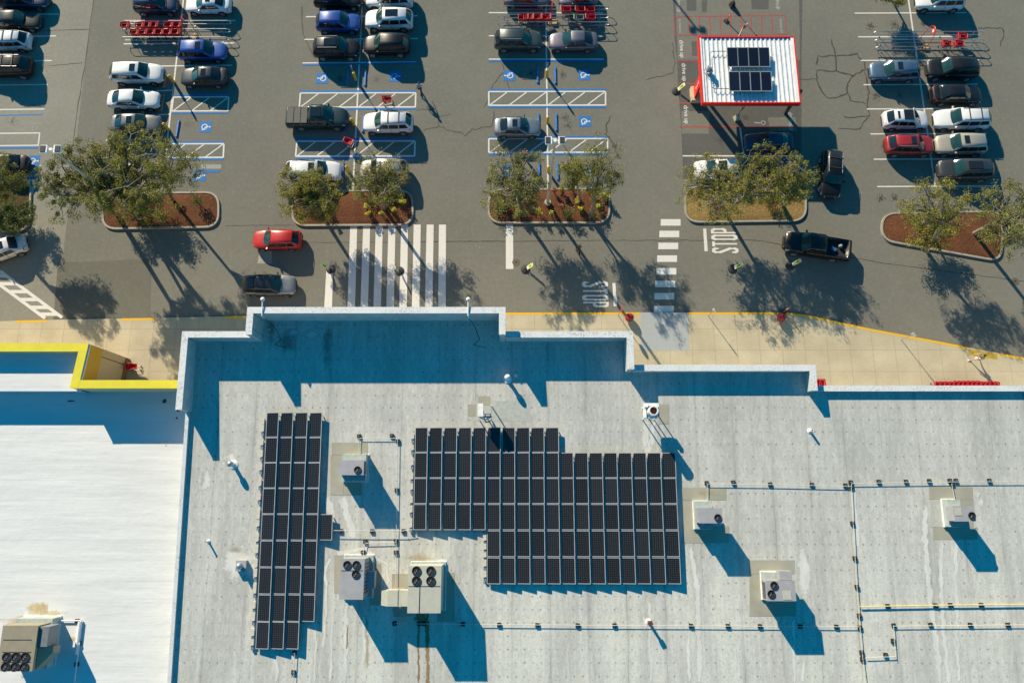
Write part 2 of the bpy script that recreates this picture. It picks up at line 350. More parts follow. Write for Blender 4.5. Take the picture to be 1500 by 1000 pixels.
# painted parking lines
wl=MB(); bl=MB(); wf=MB(); rl=MB(); Z1,Z2=.011,.013
def W_(a,b,w=.13,z=Z1): lp(wl,a,b,w,z)
def B_(a,b,w=.16,z=Z2): lp(bl,a,b,w,z)
for y,x1 in ((21,86),(53,82),(89,76),(124,70),(160,65)): W_((-60,y+1.5),(x1,y))
lp(bl,(-40,170),(63,168),.12,Z1-.002)
W_((-40,196),(59,195)); W_((-40,214),(57,213)); W_((58,196),(56,213)); B_((-40,217.5),(56,216.5),.2)
for k in range(4): W_((8+k*16-24,262+1),(12+k*16,226+16),.10)
W_((20,265),(50,264)); W_((50,265),(47,285),.12); B_((16,262.5),(51,261.5))
def col_center(a,b): W_(a,b,.15,Z1+.0005)
col_center((271,-20),(236,285)); col_center((532,-20),(516.5,287)); col_center((799.2,-20),(803,300)); col_center((1328,-20),(1370,274))
for a,b,y in ((185,345,31),(181,343,64),(232,340,96.5),(229,252,133),(232,249,168),(155,243,205),(150,241,241)): W_((a,y+.6),(b,y-.6))
def hatch(x0,x1,y0,y1,n,blue=True,sk=0.0):
    W_((x0,y0),(x1,y0-.4),.15,Z1+.001); W_((x0-sk,y1),(x1-sk*.4,y1-.4),.15,Z1+.001); W_((x0,y0),(x0-sk,y1),.15,Z1+.0015); W_((x1,y0),(x1-sk*.4,y1),.15,Z1+.0015)
    for k in range(n):
        a=x0+(x1-x0)*(k+.08)/n; b=a+(x1-x0)/n*.85; W_((a-sk*.6,y1-1),(b,y0+1),.12,Z1)
    if blue: B_((x0,y0-2.6),(x1,y0-3),.19); B_((x0-sk,y1+2.6),(x1-sk*.4,y1+2.2),.19)
hatch(254,335,142.5,163,3,False,2.5); B_((252,166),(334,165.4)); B_((256,139.6),(336,139)); hatch(245,328,211,231,3,True,2.5)
for y,a,b in ((24.3,448,612),(57.5,446,612),(92,443,610)): W_((a,y+.6),(b,y-.8))
B_((443,95.3),(610,92.2)); hatch(440,609,136.5,157.3,6,True,1.5); hatch(435,608,207,229,6,True,2)
for y,a,b in ((19,716,883),(52.8,716,882),(87,716,884)): W_((a,y),(b,y))
B_((716,90),(884,89.6)); hatch(716,887,134.5,154.5,6); hatch(716,890,203.5,223.5,6)
for y,a,b in ((19.3,1252,1415),(54,1257,1405),(88.5,1261,1435),(124,1265,1432),(159.5,1270,1440),(196,1275,1445),(233,1280,1450),(273,1285,1462)): W_((a,y+.4),(b,y-.4))
W_((1000,228.5),(1175,228.5)); W_((1084,187),(1090,228),.16,Z1+.001)
# loading zone
def Rr_(a,b,w=.10): lp(rl,a,b,w,Z1)
Rr_((987,24.6),(1150,23)); Rr_((989,52.3),(1152,51)); Rr_((987,24.6),(989,52.3)); Rr_((1149.5,23),(1153,51))
for k in range(9): x=1009+k*15.2; Rr_((x,24),(x+1.6,52))
for y,a,b in ((89.5,992,1170),(123,994,1172),(151.5,995,1172),(186,996,1171)): Rr_((a,y),(b,y),.13)
# crosswalks and bars
def quad_(m,pts,z=Z1): m.poly([P(x,y,z) for x,y in pts])
for a,b in zip((513,532,550.5,569,587.5,606,625,643),(509,528,547,566,585,603.5,622.5,642)): quad_(wl,[(a,329),(a+10.3,329),(b+10.8,458),(b-.3,458)])
quad_(wl,[(478,395),(488,395),(486,458),(474.5,458)]); quad_(wl,[(741,329),(751.5,329),(752,394),(741,394)])
for x,y in ((968,321),(966,338),(964.5,355.5),(962.8,374),(961.8,392.5),(960,411),(958.6,429),(958,447.8)): quad_(wl,[(x,y),(x+29,y),(x+29,y+9.6),(x-.3,y+9.6)])
quad_(wl,[(1030,335),(1034.5,335),(1037,368),(1032,368)]); quad_(wl,[(897,414.5),(901.5,414.5),(904,448.5),(899,448.5)])
for a,b in (((0,397),(91,465)),((-14,407),(66,466))): W_(a,b,.28,Z1+.002)
for y in (404,415.5,427,438.5,450,460):
    f=(y-397)/68; g=(y-407)/59; xa=91*f; xb=-14+80*max(g,-.2); quad_(wl,[(xb,y+2.6),(xa+1,y+2.6),(xa-2,y-2.4),(xb-3,y-2.4)],Z1+.001)
ACC=[(49,236,1),(301,186,1),(293,257,1),(472,115,0),(579,112,1),(746,111,0),(856,110,1),(857,178,1),(746,250,0),(858,250,1),(486,245,0)]
aw=MB()
def arc(m,c,r0,r1,a0,a1,z,fx,n=14):
    for i in range(n):
        t0=a0+(a1-a0)*i/n; t1=a0+(a1-a0)*(i+1)/n
        q=[(r0,t0),(r1,t0),(r1,t1),(r0,t1)]; m.poly([(c.x+fx*-r*math.sin(t)*1.0, c.y+fx*r*math.cos(t),z) for r,t in q])
def stroke(m,c,a,b,w,z,fx):
    a=Vector((-a[1]*fx,a[0]*fx,0)); b=Vector((-b[1]*fx,b[0]*fx,0)); d=(b-a).normalized(); n=Vector((-d.y,d.x,0))*w/2
    m.poly([(c.x+q.x,c.y+q.y,z) for q in (a-n,b-n,b+n,a+n)])
for x,y,f in ACC:
    c=P(x,y,.012); s=.58; bl.poly([(c.x-s,c.y-s,.012),(c.x+s,c.y-s,.012),(c.x+s,c.y+s,.012),(c.x-s,c.y+s,.012)])
    fx=-1 if f else 1; z=.015
    arc(aw,c+Vector((.08*fx,0,0)),.22,.31,R(100),R(385),z,fx); stroke(aw,c,(.0,.30),(.02,-.04),.11,z+.0005,fx); stroke(aw,c,(.02,-.02),(.22,-.04),.09,z+.001,fx); stroke(aw,c,(.22,-.02),(.34,-.34),.09,z+.0015,fx); stroke(aw,c,(.0,.12),(.2,.1),.08,z+.002,fx)
    arc(aw,c+Vector((-.42*fx,0,0)),0.0,.085,0,6.283,z+.0025,fx)
for x,y in ((67,75),(69,105),(56,143),(51,188)):
    c=P(x,y,.012); arc(wf,c,.2,.28,0,5.5,.012,1); wf.poly([(c.x-.5,c.y-.55,.0105),(c.x+.5,c.y-.55,.0105),(c.x+.5,c.y-.47,.0105),(c.x-.5,c.y-.47,.0105)]); wf.poly([(c.x-.5,c.y+.47,.0105),(c.x+.5,c.y+.47,.0105),(c.x+.5,c.y+.55,.0105),(c.x-.5,c.y+.55,.0105)])
quad_(wf,[(294,241),(324,241),(324,247.5),(293,247.5)],.0105); quad_(bl,[(284,250),(323,249),(322,252.5),(284,253.5)],.0115)
c=P(1118,180,.012); arc(wf,c,.16,.24,0,6.28,.012,1); quad_(wf,[(1105,179.3),(1114,179.3),(1114,181),(1105,181)],.0125)
struct(wl.build('parking_lines',WHITE)); struct(bl.build('accessible_bay_paint',BLUEP)); struct(wf.build('faded_markings',WHITE_F)); struct(rl.build('loading_zone_lines',REDP)); struct(aw.build('accessible_symbols',WHITE))
def text_mesh(txt):
    cu=bpy.data.curves.new('lettering','FONT'); cu.body=txt; cu.resolution_u=3; cu.offset=.012; o=bpy.data.objects.new('lettering',cu); COL.objects.link(o)
    dg=bpy.context.evaluated_depsgraph_get(); dg.update(); me=bpy.data.meshes.new_from_object(o.evaluated_get(dg)); bpy.data.objects.remove(o)
    vs=[Vector(v.co) for v in me.vertices]; fs=[list(p.vertices) for p in me.polygons]; bpy.data.meshes.remove(me)
    x0=min(v.x for v in vs);x1=max(v.x for v in vs);y0=min(v.y for v in vs);y1=max(v.y for v in vs)
    return [((v.x-x0)/(x1-x0)-.5,(v.y-y0)/(y1-y0)-.5) for v in vs],fs
_tx={}
def text_at(m,txt,c,ang,w,h,z):
    if txt not in _tx: _tx[txt]=text_mesh(txt)
    vs,fs=_tx[txt]; ca,sa=math.cos(ang),math.sin(ang)
    m.add([(c.x+x*w*ca-y*h*sa,c.y+x*w*sa+y*h*ca,z) for x,y in vs],fs)
tw=MB(); tf=MB()
# STOP, blocky elongated road letters
def slab(m,c,ang,x0,y0,x1,y1,z):
    ca,sa=math.cos(ang),math.sin(ang); m.poly([(c.x+x*ca-y*sa,c.y+x*sa+y*ca,z) for x,y in ((x0,y0),(x1,y0),(x1,y1),(x0,y1))])
def octo(m,c,ang,pts,t,z):
    ca,sa=math.cos(ang),math.sin(ang)
    for i,(a,b) in enumerate(zip(pts[:-1],pts[1:])):
        a,b=Vector((*a,0)),Vector((*b,0)); d=(b-a).normalized(); n=Vector((-d.y,d.x,0)); tt=t[0]*abs(n.x)+t[1]*abs(n.y); e=d*tt*.28
        m.poly([(c.x+q.x*ca-q.y*sa,c.y+q.x*sa+q.y*ca,z+i*.00025) for q in (a-e-n*tt/2,b+e-n*tt/2,b+e+n*tt/2,a-e+n*tt/2)])
def STOP(c,ang,w,h,z):
    u=w/4.0; lw=u*.56; hy=h/2
    for k in range(4):
        ox=-w/2+u*(k+.5); X=lambda f: ox+(f-.5)*lw; Y=lambda f:(f-.5)*h*.93; t=(.15,.25)
        if k==0: ps=[[(1,.80),(1,.92),(.75,1),(.25,1),(0,.9),(0,.72),(1,.30),(1,.10),(.75,0),(.25,0),(0,.08),(0,.2)]]
        if k==1: ps=[[(-.02,.98),(1.02,.98)],[(.5,.95),(.5,0)]]
        if k==2: ps=[[(0,.1),(0,.9),(.28,1),(.72,1),(1,.9),(1,.1),(.72,0),(.28,0),(0,.1)]]
        if k==3: ps=[[(0,0),(0,1),(.7,1),(1,.9),(1,.55),(.7,.45),(0,.45)]]
        for j,p in enumerate(ps): octo(tw,c,ang,[(X(a),Y(b)) for a,b in p],t,z+j*.003)
c=P(1061.5,352.5,.012); STOP(c,R(90),2.55,2.35,.012); c=P(872,431,.012); STOP(c,R(-90),2.55,2.3,.012)
for x,y,a in ((994,6,-90),(998,72,-90),(1001.5,106,-90),(1004.5,168,-90),(1139,2,90),(1158,178,90)):
    c=P(x,y,.014); text_at(tw if (y in (106,168,72)) else tf,'drive up',c,R(a),1.95,.56,.014)
text_at(tf,'NO PARKING',P(996,38.5,.014),R(-90),1.6,.22,.014); text_at(tf,'NO PARKING',P(1144,38,.014),R(90),1.6,.22,.014)
struct(tw.build('road_lettering',WHITE)); struct(tf.build('faded_road_lettering',linepaint('worn_lettering_paint',(.36,.36,.35),.4)))

# sidewalk with painted kerb
KH=.15
kl=[(-80,472.5),(0,470.3),(90,468),(230,465.5),(363,462.5),(560,460),(740,458),(940,457.6),(1010,457.6),(1150,457.6),(1180,461),(1270,480.5),(1380,501),(1440,513),(1500,524),(1640,552)]
kw=[P(x,y,KH) for x,y in kl]
m=MB(); pts=[(p.x,p.y,KH) for p in kw]+[(kw[-1].x,-2,KH),(kw[0].x,-2,KH)]
m.poly(pts[::-1]); struct(m.build('sidewalk',WALKM))
m=MB()
for a,b in zip(kw[:-1],kw[1:]): m.poly([(a.x,a.y,-.01),(b.x,b.y,-.01),(b.x,b.y,KH),(a.x,a.y,KH)])
struct(m.build('kerb',KERB))
def kseg(i0,mat,a,b,w=.19):
    m=MB(); W=[P(x,y,KH) for x,y in kl]; n=Vector((0,-1,0))
    pa=[]; 
    xs=[x for x,_ in kl]
    def at(x):
        for (x0,y0),(x1,y1) in zip(kl[:-1],kl[1:]):
            if x0<=x<=x1: return P(x,y0+(y1-y0)*(x-x0)/(x1-x0),KH)
    st=[a]+[x for x in xs if a<x<b]+[b]; q=[at(x) for x in st]
    for p,r in zip(q[:-1],q[1:]):
        d=(r-p).normalized(); nn=Vector((d.y,-d.x,0))*w
        m.poly([(p.x+nn.x,p.y+nn.y,KH+.004),(r.x+nn.x,r.y+nn.y,KH+.004),(r.x-nn.x*.05,r.y-nn.y*.05,KH+.004),(p.x-nn.x*.05,p.y-nn.y*.05,KH+.004)])
        m.poly([(p.x-nn.x*.05,p.y-nn.y*.05,.01),(r.x-nn.x*.05,r.y-nn.y*.05,.01),(r.x-nn.x*.05,r.y-nn.y*.05,KH+.004),(p.x-nn.x*.05,p.y-nn.y*.05,KH+.004)])
    return struct(m.build('kerb_paint',mat))
for a,b in ((23,69),(178,229),(331,363),(738,937),(1008,1418),(1463,1600)): kseg(0,YELP,a,b)
sheet('painted_ramp',GREYP,[[(938,457.6),(1008,457.6),(1010,513),(940,513)]],KH+.005)
sheet('tactile_paving',OLIVEP,[[(1419,511.5),(1461,518),(1461,526.5),(1419,519.5)]],KH+.005)
sheet('sidewalk_patch',GREYP,[[(420,463),(640,460),(640,470),(420,470)]],KH+.004)

# planting islands
def island(px,mulchm,lab,rl=.9):
    W=[P(x,y,.16) for x,y in px]; n=len(W); cc=sum(W,Vector())/n
    # rounded outline
    pts=[]
    for i in range(n):
        p,a,b=W[i],W[i-1],W[(i+1)%n]; r=min(rl*1.6,(a-p).length*.48,(b-p).length*.48)
        s=p+(a-p).normalized()*r; e=p+(b-p).normalized()*r
        for k in range(9): t=k/8; pts.append(s*(1-t)**2+p*2*t*(1-t)+e*t*t)
    k=len(pts); inn=[]
    for i,p in enumerate(pts):
        d=(pts[(i+1)%k]-pts[i-1]).normalized(); nn=Vector((-d.y,d.x,0))
        if (cc-p).dot(nn)<0: nn=-nn
        inn.append(p+nn*.17)
    m=MB()
    for i in range(k):
        j=(i+1)%k; a,b=pts[i],pts[j]; c,d=inn[i],inn[j]
        m.poly([(a.x,a.y,-.01),(b.x,b.y,-.01),(b.x,b.y,.16),(a.x,a.y,.16)]); m.poly([a,b,d,c]); m.poly([(c.x,c.y,.16),(d.x,d.y,.16),(d.x,d.y,.10),(c.x,c.y,.10)])
    struct(m.build('island_kerb',KERB))
    m=MB(); NX=len(inn)
    for ring,(f0,f1,z0,z1) in enumerate(((1,.75,.11,.17),(.75,.4,.17,.22),(.4,0,.22,.24))):
        for i in range(NX):
            j=(i+1)%NX; q=lambda p,f,z:(cc.x+(p.x-cc.x)*f,cc.y+(p.y-cc.y)*f,z)
            if f1>0: m.poly([q(inn[i],f0,z0),q(inn[j],f0,z0),q(inn[j],f1,z1),q(inn[i],f1,z1)])
            else: m.poly([q(inn[i],f0,z0),q(inn[j],f0,z0),(cc.x,cc.y,z1)])
    struct(m.build('planting_bed',mulchm))
island([(-70,262),(46,258),(44,338),(-70,345)],MULCH_D,'')
island([(150,282),(321,280),(321,333),(148,336)],MULCH,'')
island([(428,279),(605,277),(606,330),(426,331)],MULCH,'')
island([(715,276),(894,275),(894,327),(714,327)],MULCH,'')
island([(1003,272),(1182,268),(1182,324),(1003,326)],STRAW,'')
island([(1292,311),(1470,308),(1469,384),(1290,352)],MULCH,'')

# ------------------------------------------------------------------ the store
HE,HM,HT,HF=2.47,1.55,.88,.30
def zt(h): return h
yE=RP(550,450,HE).y; yM=RP(330,487.5,HM).y; yM2=RP(830,483.5,HM).y; yM=(yM+yM2)/2; yT=RP(1050,534.5,HT).y; yF=RP(1350,565,HF).y
xL0=RP(267,489,HM).x; xL1=RP(260,600,HM).x; x1=RP(362.5,455,HE).x; x2=RP(740,455,HE).x; x3=RP(927,500,HM).x; x4=RP(1195,548,HT).x; XR=62.0
yS=RP(262,600,HM).y; xB=RP(245,1000,HF).x; yB=RP(245,1000,HF).y; xS=RP(272,602,HF).x
store=empty('store_building',(0,yT,0),'large flat roofed store with grey membrane roof, stepped white copings and solar arrays','building')
OR=store.location
def sp(name,m,mat): return m.build(name,mat,store,origin=OR)
YBK=-38.0; xBK=xB+(xB-xS)/(yB-yS)*(YBK-yB)
def rq(a,b,c,d): return [(x,y,rz_at(y)) for x,y in (a,b,c,d)]
t=.45; m=MB()
xLat=lambda y: xL0+(xL1-xL0)*(y-yM)/(yS-yM) if y>yS else xS+(xBK-xS)*(y-yS)/(YBK-yS)
m.poly(rq((xLat(yS-.01)+.1,yS-.01),(xBK+.1,YBK),(XR,YBK),(XR,yS-.01)))
# roof north of yS, stepped
m.poly([(x,y,rz_at(y)) for x,y in ((xL1+.2,yS-.01),(XR,yS-.01),(XR,yF-.2),(x4-.2,yF-.2),(x4-.2,yT-.2),(x3-.2,yT-.2),(x3-.2,yM-.2),(x2-.2,yM-.2),(x2-.2,yE-.2),(x1+.2,yE-.2),(x1+.2,yM-.2),(xL0+.2,yM-.2))])
sp('roof_membrane',m,ROOFM)
seg=[]   # parapet runs: (outer quad corners in plan, base z, top z)
def run(pts,h,thick=t):
    m=MB(); m2=MB(); q=[(x,y) for x,y in pts]
    zt_=[rz_at(y)+h for x,y in q]
    m.hexa([(x,y,0) for x,y in q],[(x,y,z-.05) for (x,y),z in zip(q,zt_)])
    cx=sum(a for a,_ in q)/4; cy=sum(b for _,b in q)/4
    def gr(x,y): return (x+math.copysign(.03,x-cx),y+math.copysign(.03,y-cy))
    m2.hexa([(*gr(x,y),z-.05) for (x,y),z in zip(q,zt_)],[(*gr(x,y),z) for (x,y),z in zip(q,zt_)])
    m.cur=0; sp('parapet',m,WPARA); sp('coping',m2,COPING)
def topz(h,y): return rz_at(y)+h
def flat(q,ztop,cop=COPING,side=WPARA,par=store,o=None,z0=0.0,gap=.028):
    o=OR if o is None else o
    m=MB(); m2=MB(); m.hexa([(x,y,z0) for x,y in q],[(x,y,ztop-.05) for x,y in q])
    cx=sum(a for a,_ in q)/4; cy=sum(b for _,b in q)/4; g=[(x+math.copysign(gap,x-cx),y+math.copysign(gap,y-cy)) for x,y in q]
    m2.hexa([(x,y,ztop-.05) for x,y in g],[(x,y,ztop) for x,y in g])
    m.build('parapet',side,par,origin=o); m2.build('coping',cop,par,origin=o)
ZE=rz_at(yE)+HE; ZM=rz_at(yM)+HM; ZT=rz_at(yT)+HT; ZF=rz_at(yF)+HF
flat([(x1,yE-t),(x2,yE-t),(x2,yE),(x1,yE)],ZE)
flat([(x1,yM+.06),(x1+t,yM+.06),(x1+t,yE-t-.06),(x1,yE-t-.06)],ZE); flat([(x2-t,yM-t+.0),(x2,yM-t),(x2,yE-t-.06),(x2-t,yE-t-.06)],ZE)
flat([(x1+.0,yM-t),(x1+t,yM-t),(x1+t,yM),(x1,yM)],ZE-.004)
flat([(xL0,yM-t),(x1-.06,yM-t),(x1-.06,yM),(xL0,yM)],ZM)
flat([(xL1,yS),(xL1+t,yS),(xL0+t,yM-t-.06),(xL0,yM-t-.06)],ZM)
flat([(x2+.06,yM-t),(x3,yM-t),(x3,yM),(x2+.06,yM)],ZM); flat([(x3-t,yT-t),(x3,yT-t),(x3,yM-t-.06),(x3-t,yM-t-.06)],ZM)
flat([(x3+.06,yT-t),(x4,yT-t),(x4,yT),(x3+.06,yT)],ZT); flat([(x4-t,yF-t),(x4,yF-t),(x4,yT-t-.06),(x4-t,yT-t-.06)],ZT)
flat([(x4+.06,yF-.4),(XR,yF-.4),(XR,yF),(x4+.06,yF)],ZF)
# low west edge, sloping with the roof
m=MB(); m2=MB(); a=(xS,yS-.06); b=(xBK,YBK); w=.24
bq=[(a[0],a[1]),(b[0],b[1]),(b[0]+w,b[1]),(a[0]+w,a[1])]
m.hexa([(x,y,0) for x,y in bq],[(x,y,rz_at(y)+.24) for x,y in bq]); m2.hexa([(x+(.02 if i>1 else -.02),y,rz_at(y)+.24) for i,(x,y) in enumerate(bq)],[(x+(.02 if i>1 else -.02),y,rz_at(y)+.28) for i,(x,y) in enumerate(bq)])
sp('parapet',m,WPARA); sp('coping',m2,COPING)
m=MB(); m.box((20,YBK-.2,rz_at(YBK)/2),(XR+70,.3,rz_at(YBK)-.4)); sp('wall',m,WALLB)
m=MB(); m.box((XR+.2,(YBK+yF)/2,2.4),(.3,yF-YBK-1,4.6)); sp('wall',m,WALLB)
# red fascia and doors on the front (under the coping)
for xa,xb,y,z,mt in ((x1+.8,x2-.8,yE,ZE,RED),):
    m=MB(); m.box(((xa+xb)/2,y+.04,z-2.6),(xb-xa,.06,1.4)); sp('fascia',m,mt)
m=MB(); m.box(((x1+x2)/2,yE+.03,1.4),(9,.05,2.5)); sp('door',m,GLASS)

# ------------------------------------------------------------------ neighbouring store on the left
nb=empty('neighbouring_store',(P(60,540,6.5).x,P(60,540,6.5).y,0),'smaller white roofed store with yellow coping beside the grey roof','building'); NO=nb.location
ZY=6.5; ya=P(60,503,ZY).y; xr=P(129.5,501,ZY).x; xr2=P(112,568,ZY).x; yb=P(150,557,ZY).y; yb2=P(150,568,ZY).y
def nbp(name,m,mat): return m.build(name,mat,nb,origin=NO)
ct=.62
m=MB(); XLL=-75.
m.poly([(XLL,YBK,LRZ),(xL1-.05,YBK,LRZ),(xL1-.05,yb2+.02,LRZ),(XLL,yb2+.02,LRZ)]); nbp('roof_membrane',m,WROOF)
m=MB(); m.poly([(XLL,yb2,5.6),(xr-.3,yb2,5.6),(xr-.3,ya-.3,5.6),(XLL,ya-.3,5.6)]); m.poly([(XLL,yb2,LRZ-.1),(xr2-.2,yb2,LRZ-.1),(xr2-.2,yb2,5.6),(XLL,yb2,5.6)][::-1]); m.box(((XLL+xr2)/2-.25,yb2-.06,5.5),(xr2-XLL,.12,.24)); nbp('roof_membrane',m,WROOF)
def yq(q,z0=3.2): flat(q,ZY,YELCOP,CREAMW,nb,NO,z0,.03)
xw=lambda y: xr2+.1+(xr-xr2-.1)*(y-yb2)/(ya-yb2)
yq([(XLL,ya-ct),(xw(ya-ct),ya-ct),(xw(ya),ya),(XLL,ya)],0.15)
yq([(xr2-ct+.1,yb2),(xr2+.1,yb2),(xw(ya-ct-.07),ya-ct-.07),(xw(ya-ct-.07)-ct,ya-ct-.07)],0.15)
flat([(xr2-.3,yb2+.004),(xL1-.08,yb2),(xL1-.08,yb),(xr2-.3,yb+.004)],ZY-.008,YELCOP,CREAMW,nb,NO,.15,.03)
def band(name,z0,z1,off,mt):
    m=MB(); m.hexa([(xw(yb)+.005,yb+.03,z0),(xw(yb)+off,yb+.03,z0),(xw(ya)+off,ya-.03,z0),(xw(ya)+.005,ya-.03,z0)],[(xw(yb)+.005,yb+.03,z1),(xw(yb)+off,yb+.03,z1),(xw(ya)+off,ya-.03,z1),(xw(ya)+.005,ya-.03,z1)]); nbp(name,m,mt)
band('ochre_band',4.35,6.27,.035,YELWALL); band('wall_base',.16,.8,.05,M('brown_base',(.22,.13,.06),.8)); band('wall_trim',6.29,6.42,.12,WHITEM)
m=MB(); m.box((xr2+3.2,yb+.06,1.6),(2.4,.08,2.8)); nbp('door',m,GLASS)

# ------------------------------------------------------------------ roof equipment
def fan(parent,x,y,z,r,dark=DARK):
    m=MB(); m.smooth=False
    n=20; vs=[];fs=[]
    for rr,zz in ((r*1.08,z+.002),(r*1.08,z+.07),(r*.93,z+.07),(r*.93,z+.012)):
        for i in range(n): a=6.2832*i/n; vs.append((x+rr*math.cos(a),y+rr*math.sin(a),zz))
    for k in range(3):
        for i in range(n): j=(i+1)%n; fs.append([k*n+i,k*n+j,(k+1)*n+j,(k+1)*n+i])
    m.add(vs,fs); f=m.build('fan',dark,parent)
    m=MB(); m.lathe([(r*.92,z+.006),(r*.92,z+.012)],(x,y,0),20); m.build('fan_well_shade',BLACK,f)  # flat black disc: the recess's inner shade is put into its colour
    m=MB()
    for k in range(4):
        a=k*1.571+.4; c,s=math.cos(a),math.sin(a); c2,s2=math.cos(a+.55),math.sin(a+.55)
        m.poly([(x+.1*r*c,y+.1*r*s,z+.02),(x+.85*r*c,y+.85*r*s,z+.02),(x+.85*r*c2,y+.85*r*s2,z+.05),(x+.1*r*c2,y+.1*r*s2,z+.035)])
    m.build('fan_blades',M('fan_steel',(.035,.033,.033),.45,.3),f)
    m=MB(); m.lathe([(r*.15,z+.02),(r*.15,z+.045),(.01,z+.05)],(x,y,0),10); m.poly([(x-.08*r,y-.1*r,z+.055),(x-.45*r,y-.55*r,z+.05),(x-.25*r,y-.62*r,z+.05)]); m.build('fan_hub',GALV,f)
def unit(name,px,h,mat,label,fans,curb=(.1,.1,.1,.1),fn=RP,seams=(),extra=None,group='rooftop air conditioning units',grille='w',cab=None):
    x0,y0,x1,y1=px; a=fn(x0,y0,h); b=fn(x1,y1,h); cx,cy=(a.x+b.x)/2,(a.y+b.y)/2; w,d=b.x-a.x,a.y-b.y
    zb=(rz_at(cy) if fn is RP else LRZ)
    u=empty(name,(cx,cy,zb),label,'air conditioner',group)
    ch=.24 if not cab else h-cab; cz=h-.03-(h-.06-ch)/2; cH=h-.03-ch
    m=MB(); m.box((0,0,(h-.03+ch+.02)/2),(w-.06,d-.06,h-.05-ch)); m.build('cabinet',mat,u)
    m=MB(); m.box((0,0,h-.03),(w,d,.06)); m.build('top_panel',mat,u)
    m=MB(); e,wv,n_,s_=curb; m.box(((e-wv)/2,(n_-s_)/2,ch/2-.05),(w+e+wv,d+n_+s_,ch+.1)); m.build('curb',M('pale_curb',(.33,.375,.355),.6),u)
    m=MB(); m.box(((e-wv)/2,(n_-s_)/2,.02),(w+e+wv+.12,d+n_+s_+.12,.2)); m.build('curb_flashing',WHITEM,u)
    if grille: m=MB()
    for k in range(9 if grille else 0): m.box((-w/2+.01 if grille=='w' else w/2-.01,-d*.36+d*.72*k/8,cz),(.04,.05,cH*.62))
    m.build('coil_grille',DARK,u) if grille else None
    m=MB(); m.box((w*.1,-d/2+.022,cz),(w*.35,.03,cH*.6)); m.box((-w*.28,-d/2+.022,cz),(w*.25,.03,cH*.6)); m.build('access_panel',mat,u)
    for s in seams:
        m=MB(); (sx0,sy0,sx1,sy1)=s; q0=fn(sx0,sy0,h); q1=fn(sx1,sy1,h)
        m.box(((q0.x+q1.x)/2-cx,(q0.y+q1.y)/2-cy,h+.008),(max(abs(q1.x-q0.x),.04),max(abs(q1.y-q0.y),.04),.02)); m.build('panel_seam',DARK,u)
    for fx,fy,fr in fans:
        q=fn(fx,fy,h); fan(u,q.x-cx,q.y-cy,h,fr)
    if extra: extra(u,w,d,h)
    return u
def rel(u,px,py,h,fn=RP): q=fn(px,py,h); return (q.x-u.location.x,q.y-u.location.y)
unit('rooftop_unit',(496,673.5,532.5,695.5),1.95,GREYU,'grey one fan rooftop unit between the narrow solar array and big array',[(524,688,.26)],(-.05,0.0,.5,.42),grille='e',cab=1.0)
def u2x(u,w,d,h):
    m=MB(); m.box((w/2+.28,.1-d*.1,h*.38),(.6,d*.42,.7)); m.build('intake_hood',GREYU,u)
unit('rooftop_unit',(499,818,532,877.5),2.3,GREYU,'tall grey three fan rooftop unit beside the lower part of narrow array',[(508.5,827,.28),(522,827,.28),(521.3,840.5,.28)],(.25,.2,.1,.1),seams=[(500,835,531,835.5)],extra=u2x,grille='e')
def u3x(u,w,d,h):
    m=MB()
    x0,y0=rel(u,558,864,1.5); x1,y1=rel(u,597.6,887.5,1.5)
    m.box(((x0+x1)/2+.25,(y0+y1)/2,1.05),(x1-x0-.5,y0-y1,.9)); dk=m.build('duct',CREAM,u)
    m=MB(); m.hexa([(x0-.0,y1+.06,.9),(x0+.5,y1+.0,.62),(x0+.5,y0,.62),(x0,y0-.06,.9)],[(x0,y1+.06,1.35),(x0+.5,y1,1.48),(x0+.5,y0,1.48),(x0,y0-.06,1.35)]); m.build('duct_end',CREAM,dk)
    m=MB(); m.box((x0+1.28,(y0+y1)/2,1.06),(.05,y0-y1+.05,.94)); m.build('duct_flange',GALV,dk)
    m=MB(); m.box((x0+1.1,(y0+y1)/2+.1,.28),(.5,.6,.68)); m.box((x0+1.1,(y0+y1)/2+.1,.02),(.9,.9,.24)); m.build('duct_support',PAD,dk)
unit('rooftop_unit',(598.3,828.5,645.5,897.3),2.5,CREAM,'large cream four fan rooftop unit with side duct and rust stains',[(610,835.8,.315),(631,835.8,.315),(610,850.2,.315),(631,850.2,.315)],(.1,.1,.1,.1),seams=[(598.5,858,645,858.4),(614.4,858.6,614.8,897)],extra=u3x,grille=None)
def u4x(u,w,d,h):
    m=MB(); m.box((-.2,-d/2-.1,h-.6),(.5,.22,.5)); m.build('vent_hood',GREYU,u)
unit('rooftop_unit',(1022.5,743.5,1058.8,766),1.95,GREYU,'grey one fan rooftop unit just right of the big solar array',[(1051.3,758,.26)],(-.45,-.12,.5,.45),extra=u4x,grille=None,cab=1.0)
def u5x(u,w,d,h):
    m=MB(); x0,y0=rel(u,1140,835.5,1.5); x1,y1=rel(u,1159,849,1.5); m.box(((x0+x1)/2,(y0+d/2)/2-.0,1.45),(x1-x0,y0-d/2,.6)); m.build('intake_hood',GREYU,u)
    m=MB(); m.box((w*.2,-d*.22,h+.012),(.62,.6,.025)); m.build('service_plate',CREAM,u)
unit('rooftop_unit',(1121.5,849.7,1166.3,879.8),2.0,GREYU,'grey two fan rooftop unit with front hood on the lower right roof',[(1134,857,.27),(1129.6,869.5,.27)],(-.2,-.32,.45,.1),extra=u5x,cab=1.0)
def u6x(u,w,d,h):
    m=MB(); m.box((-w*.28,d*.14,h+.012),(.5,.55,.03)); m.build('service_plate',CREAM,u)
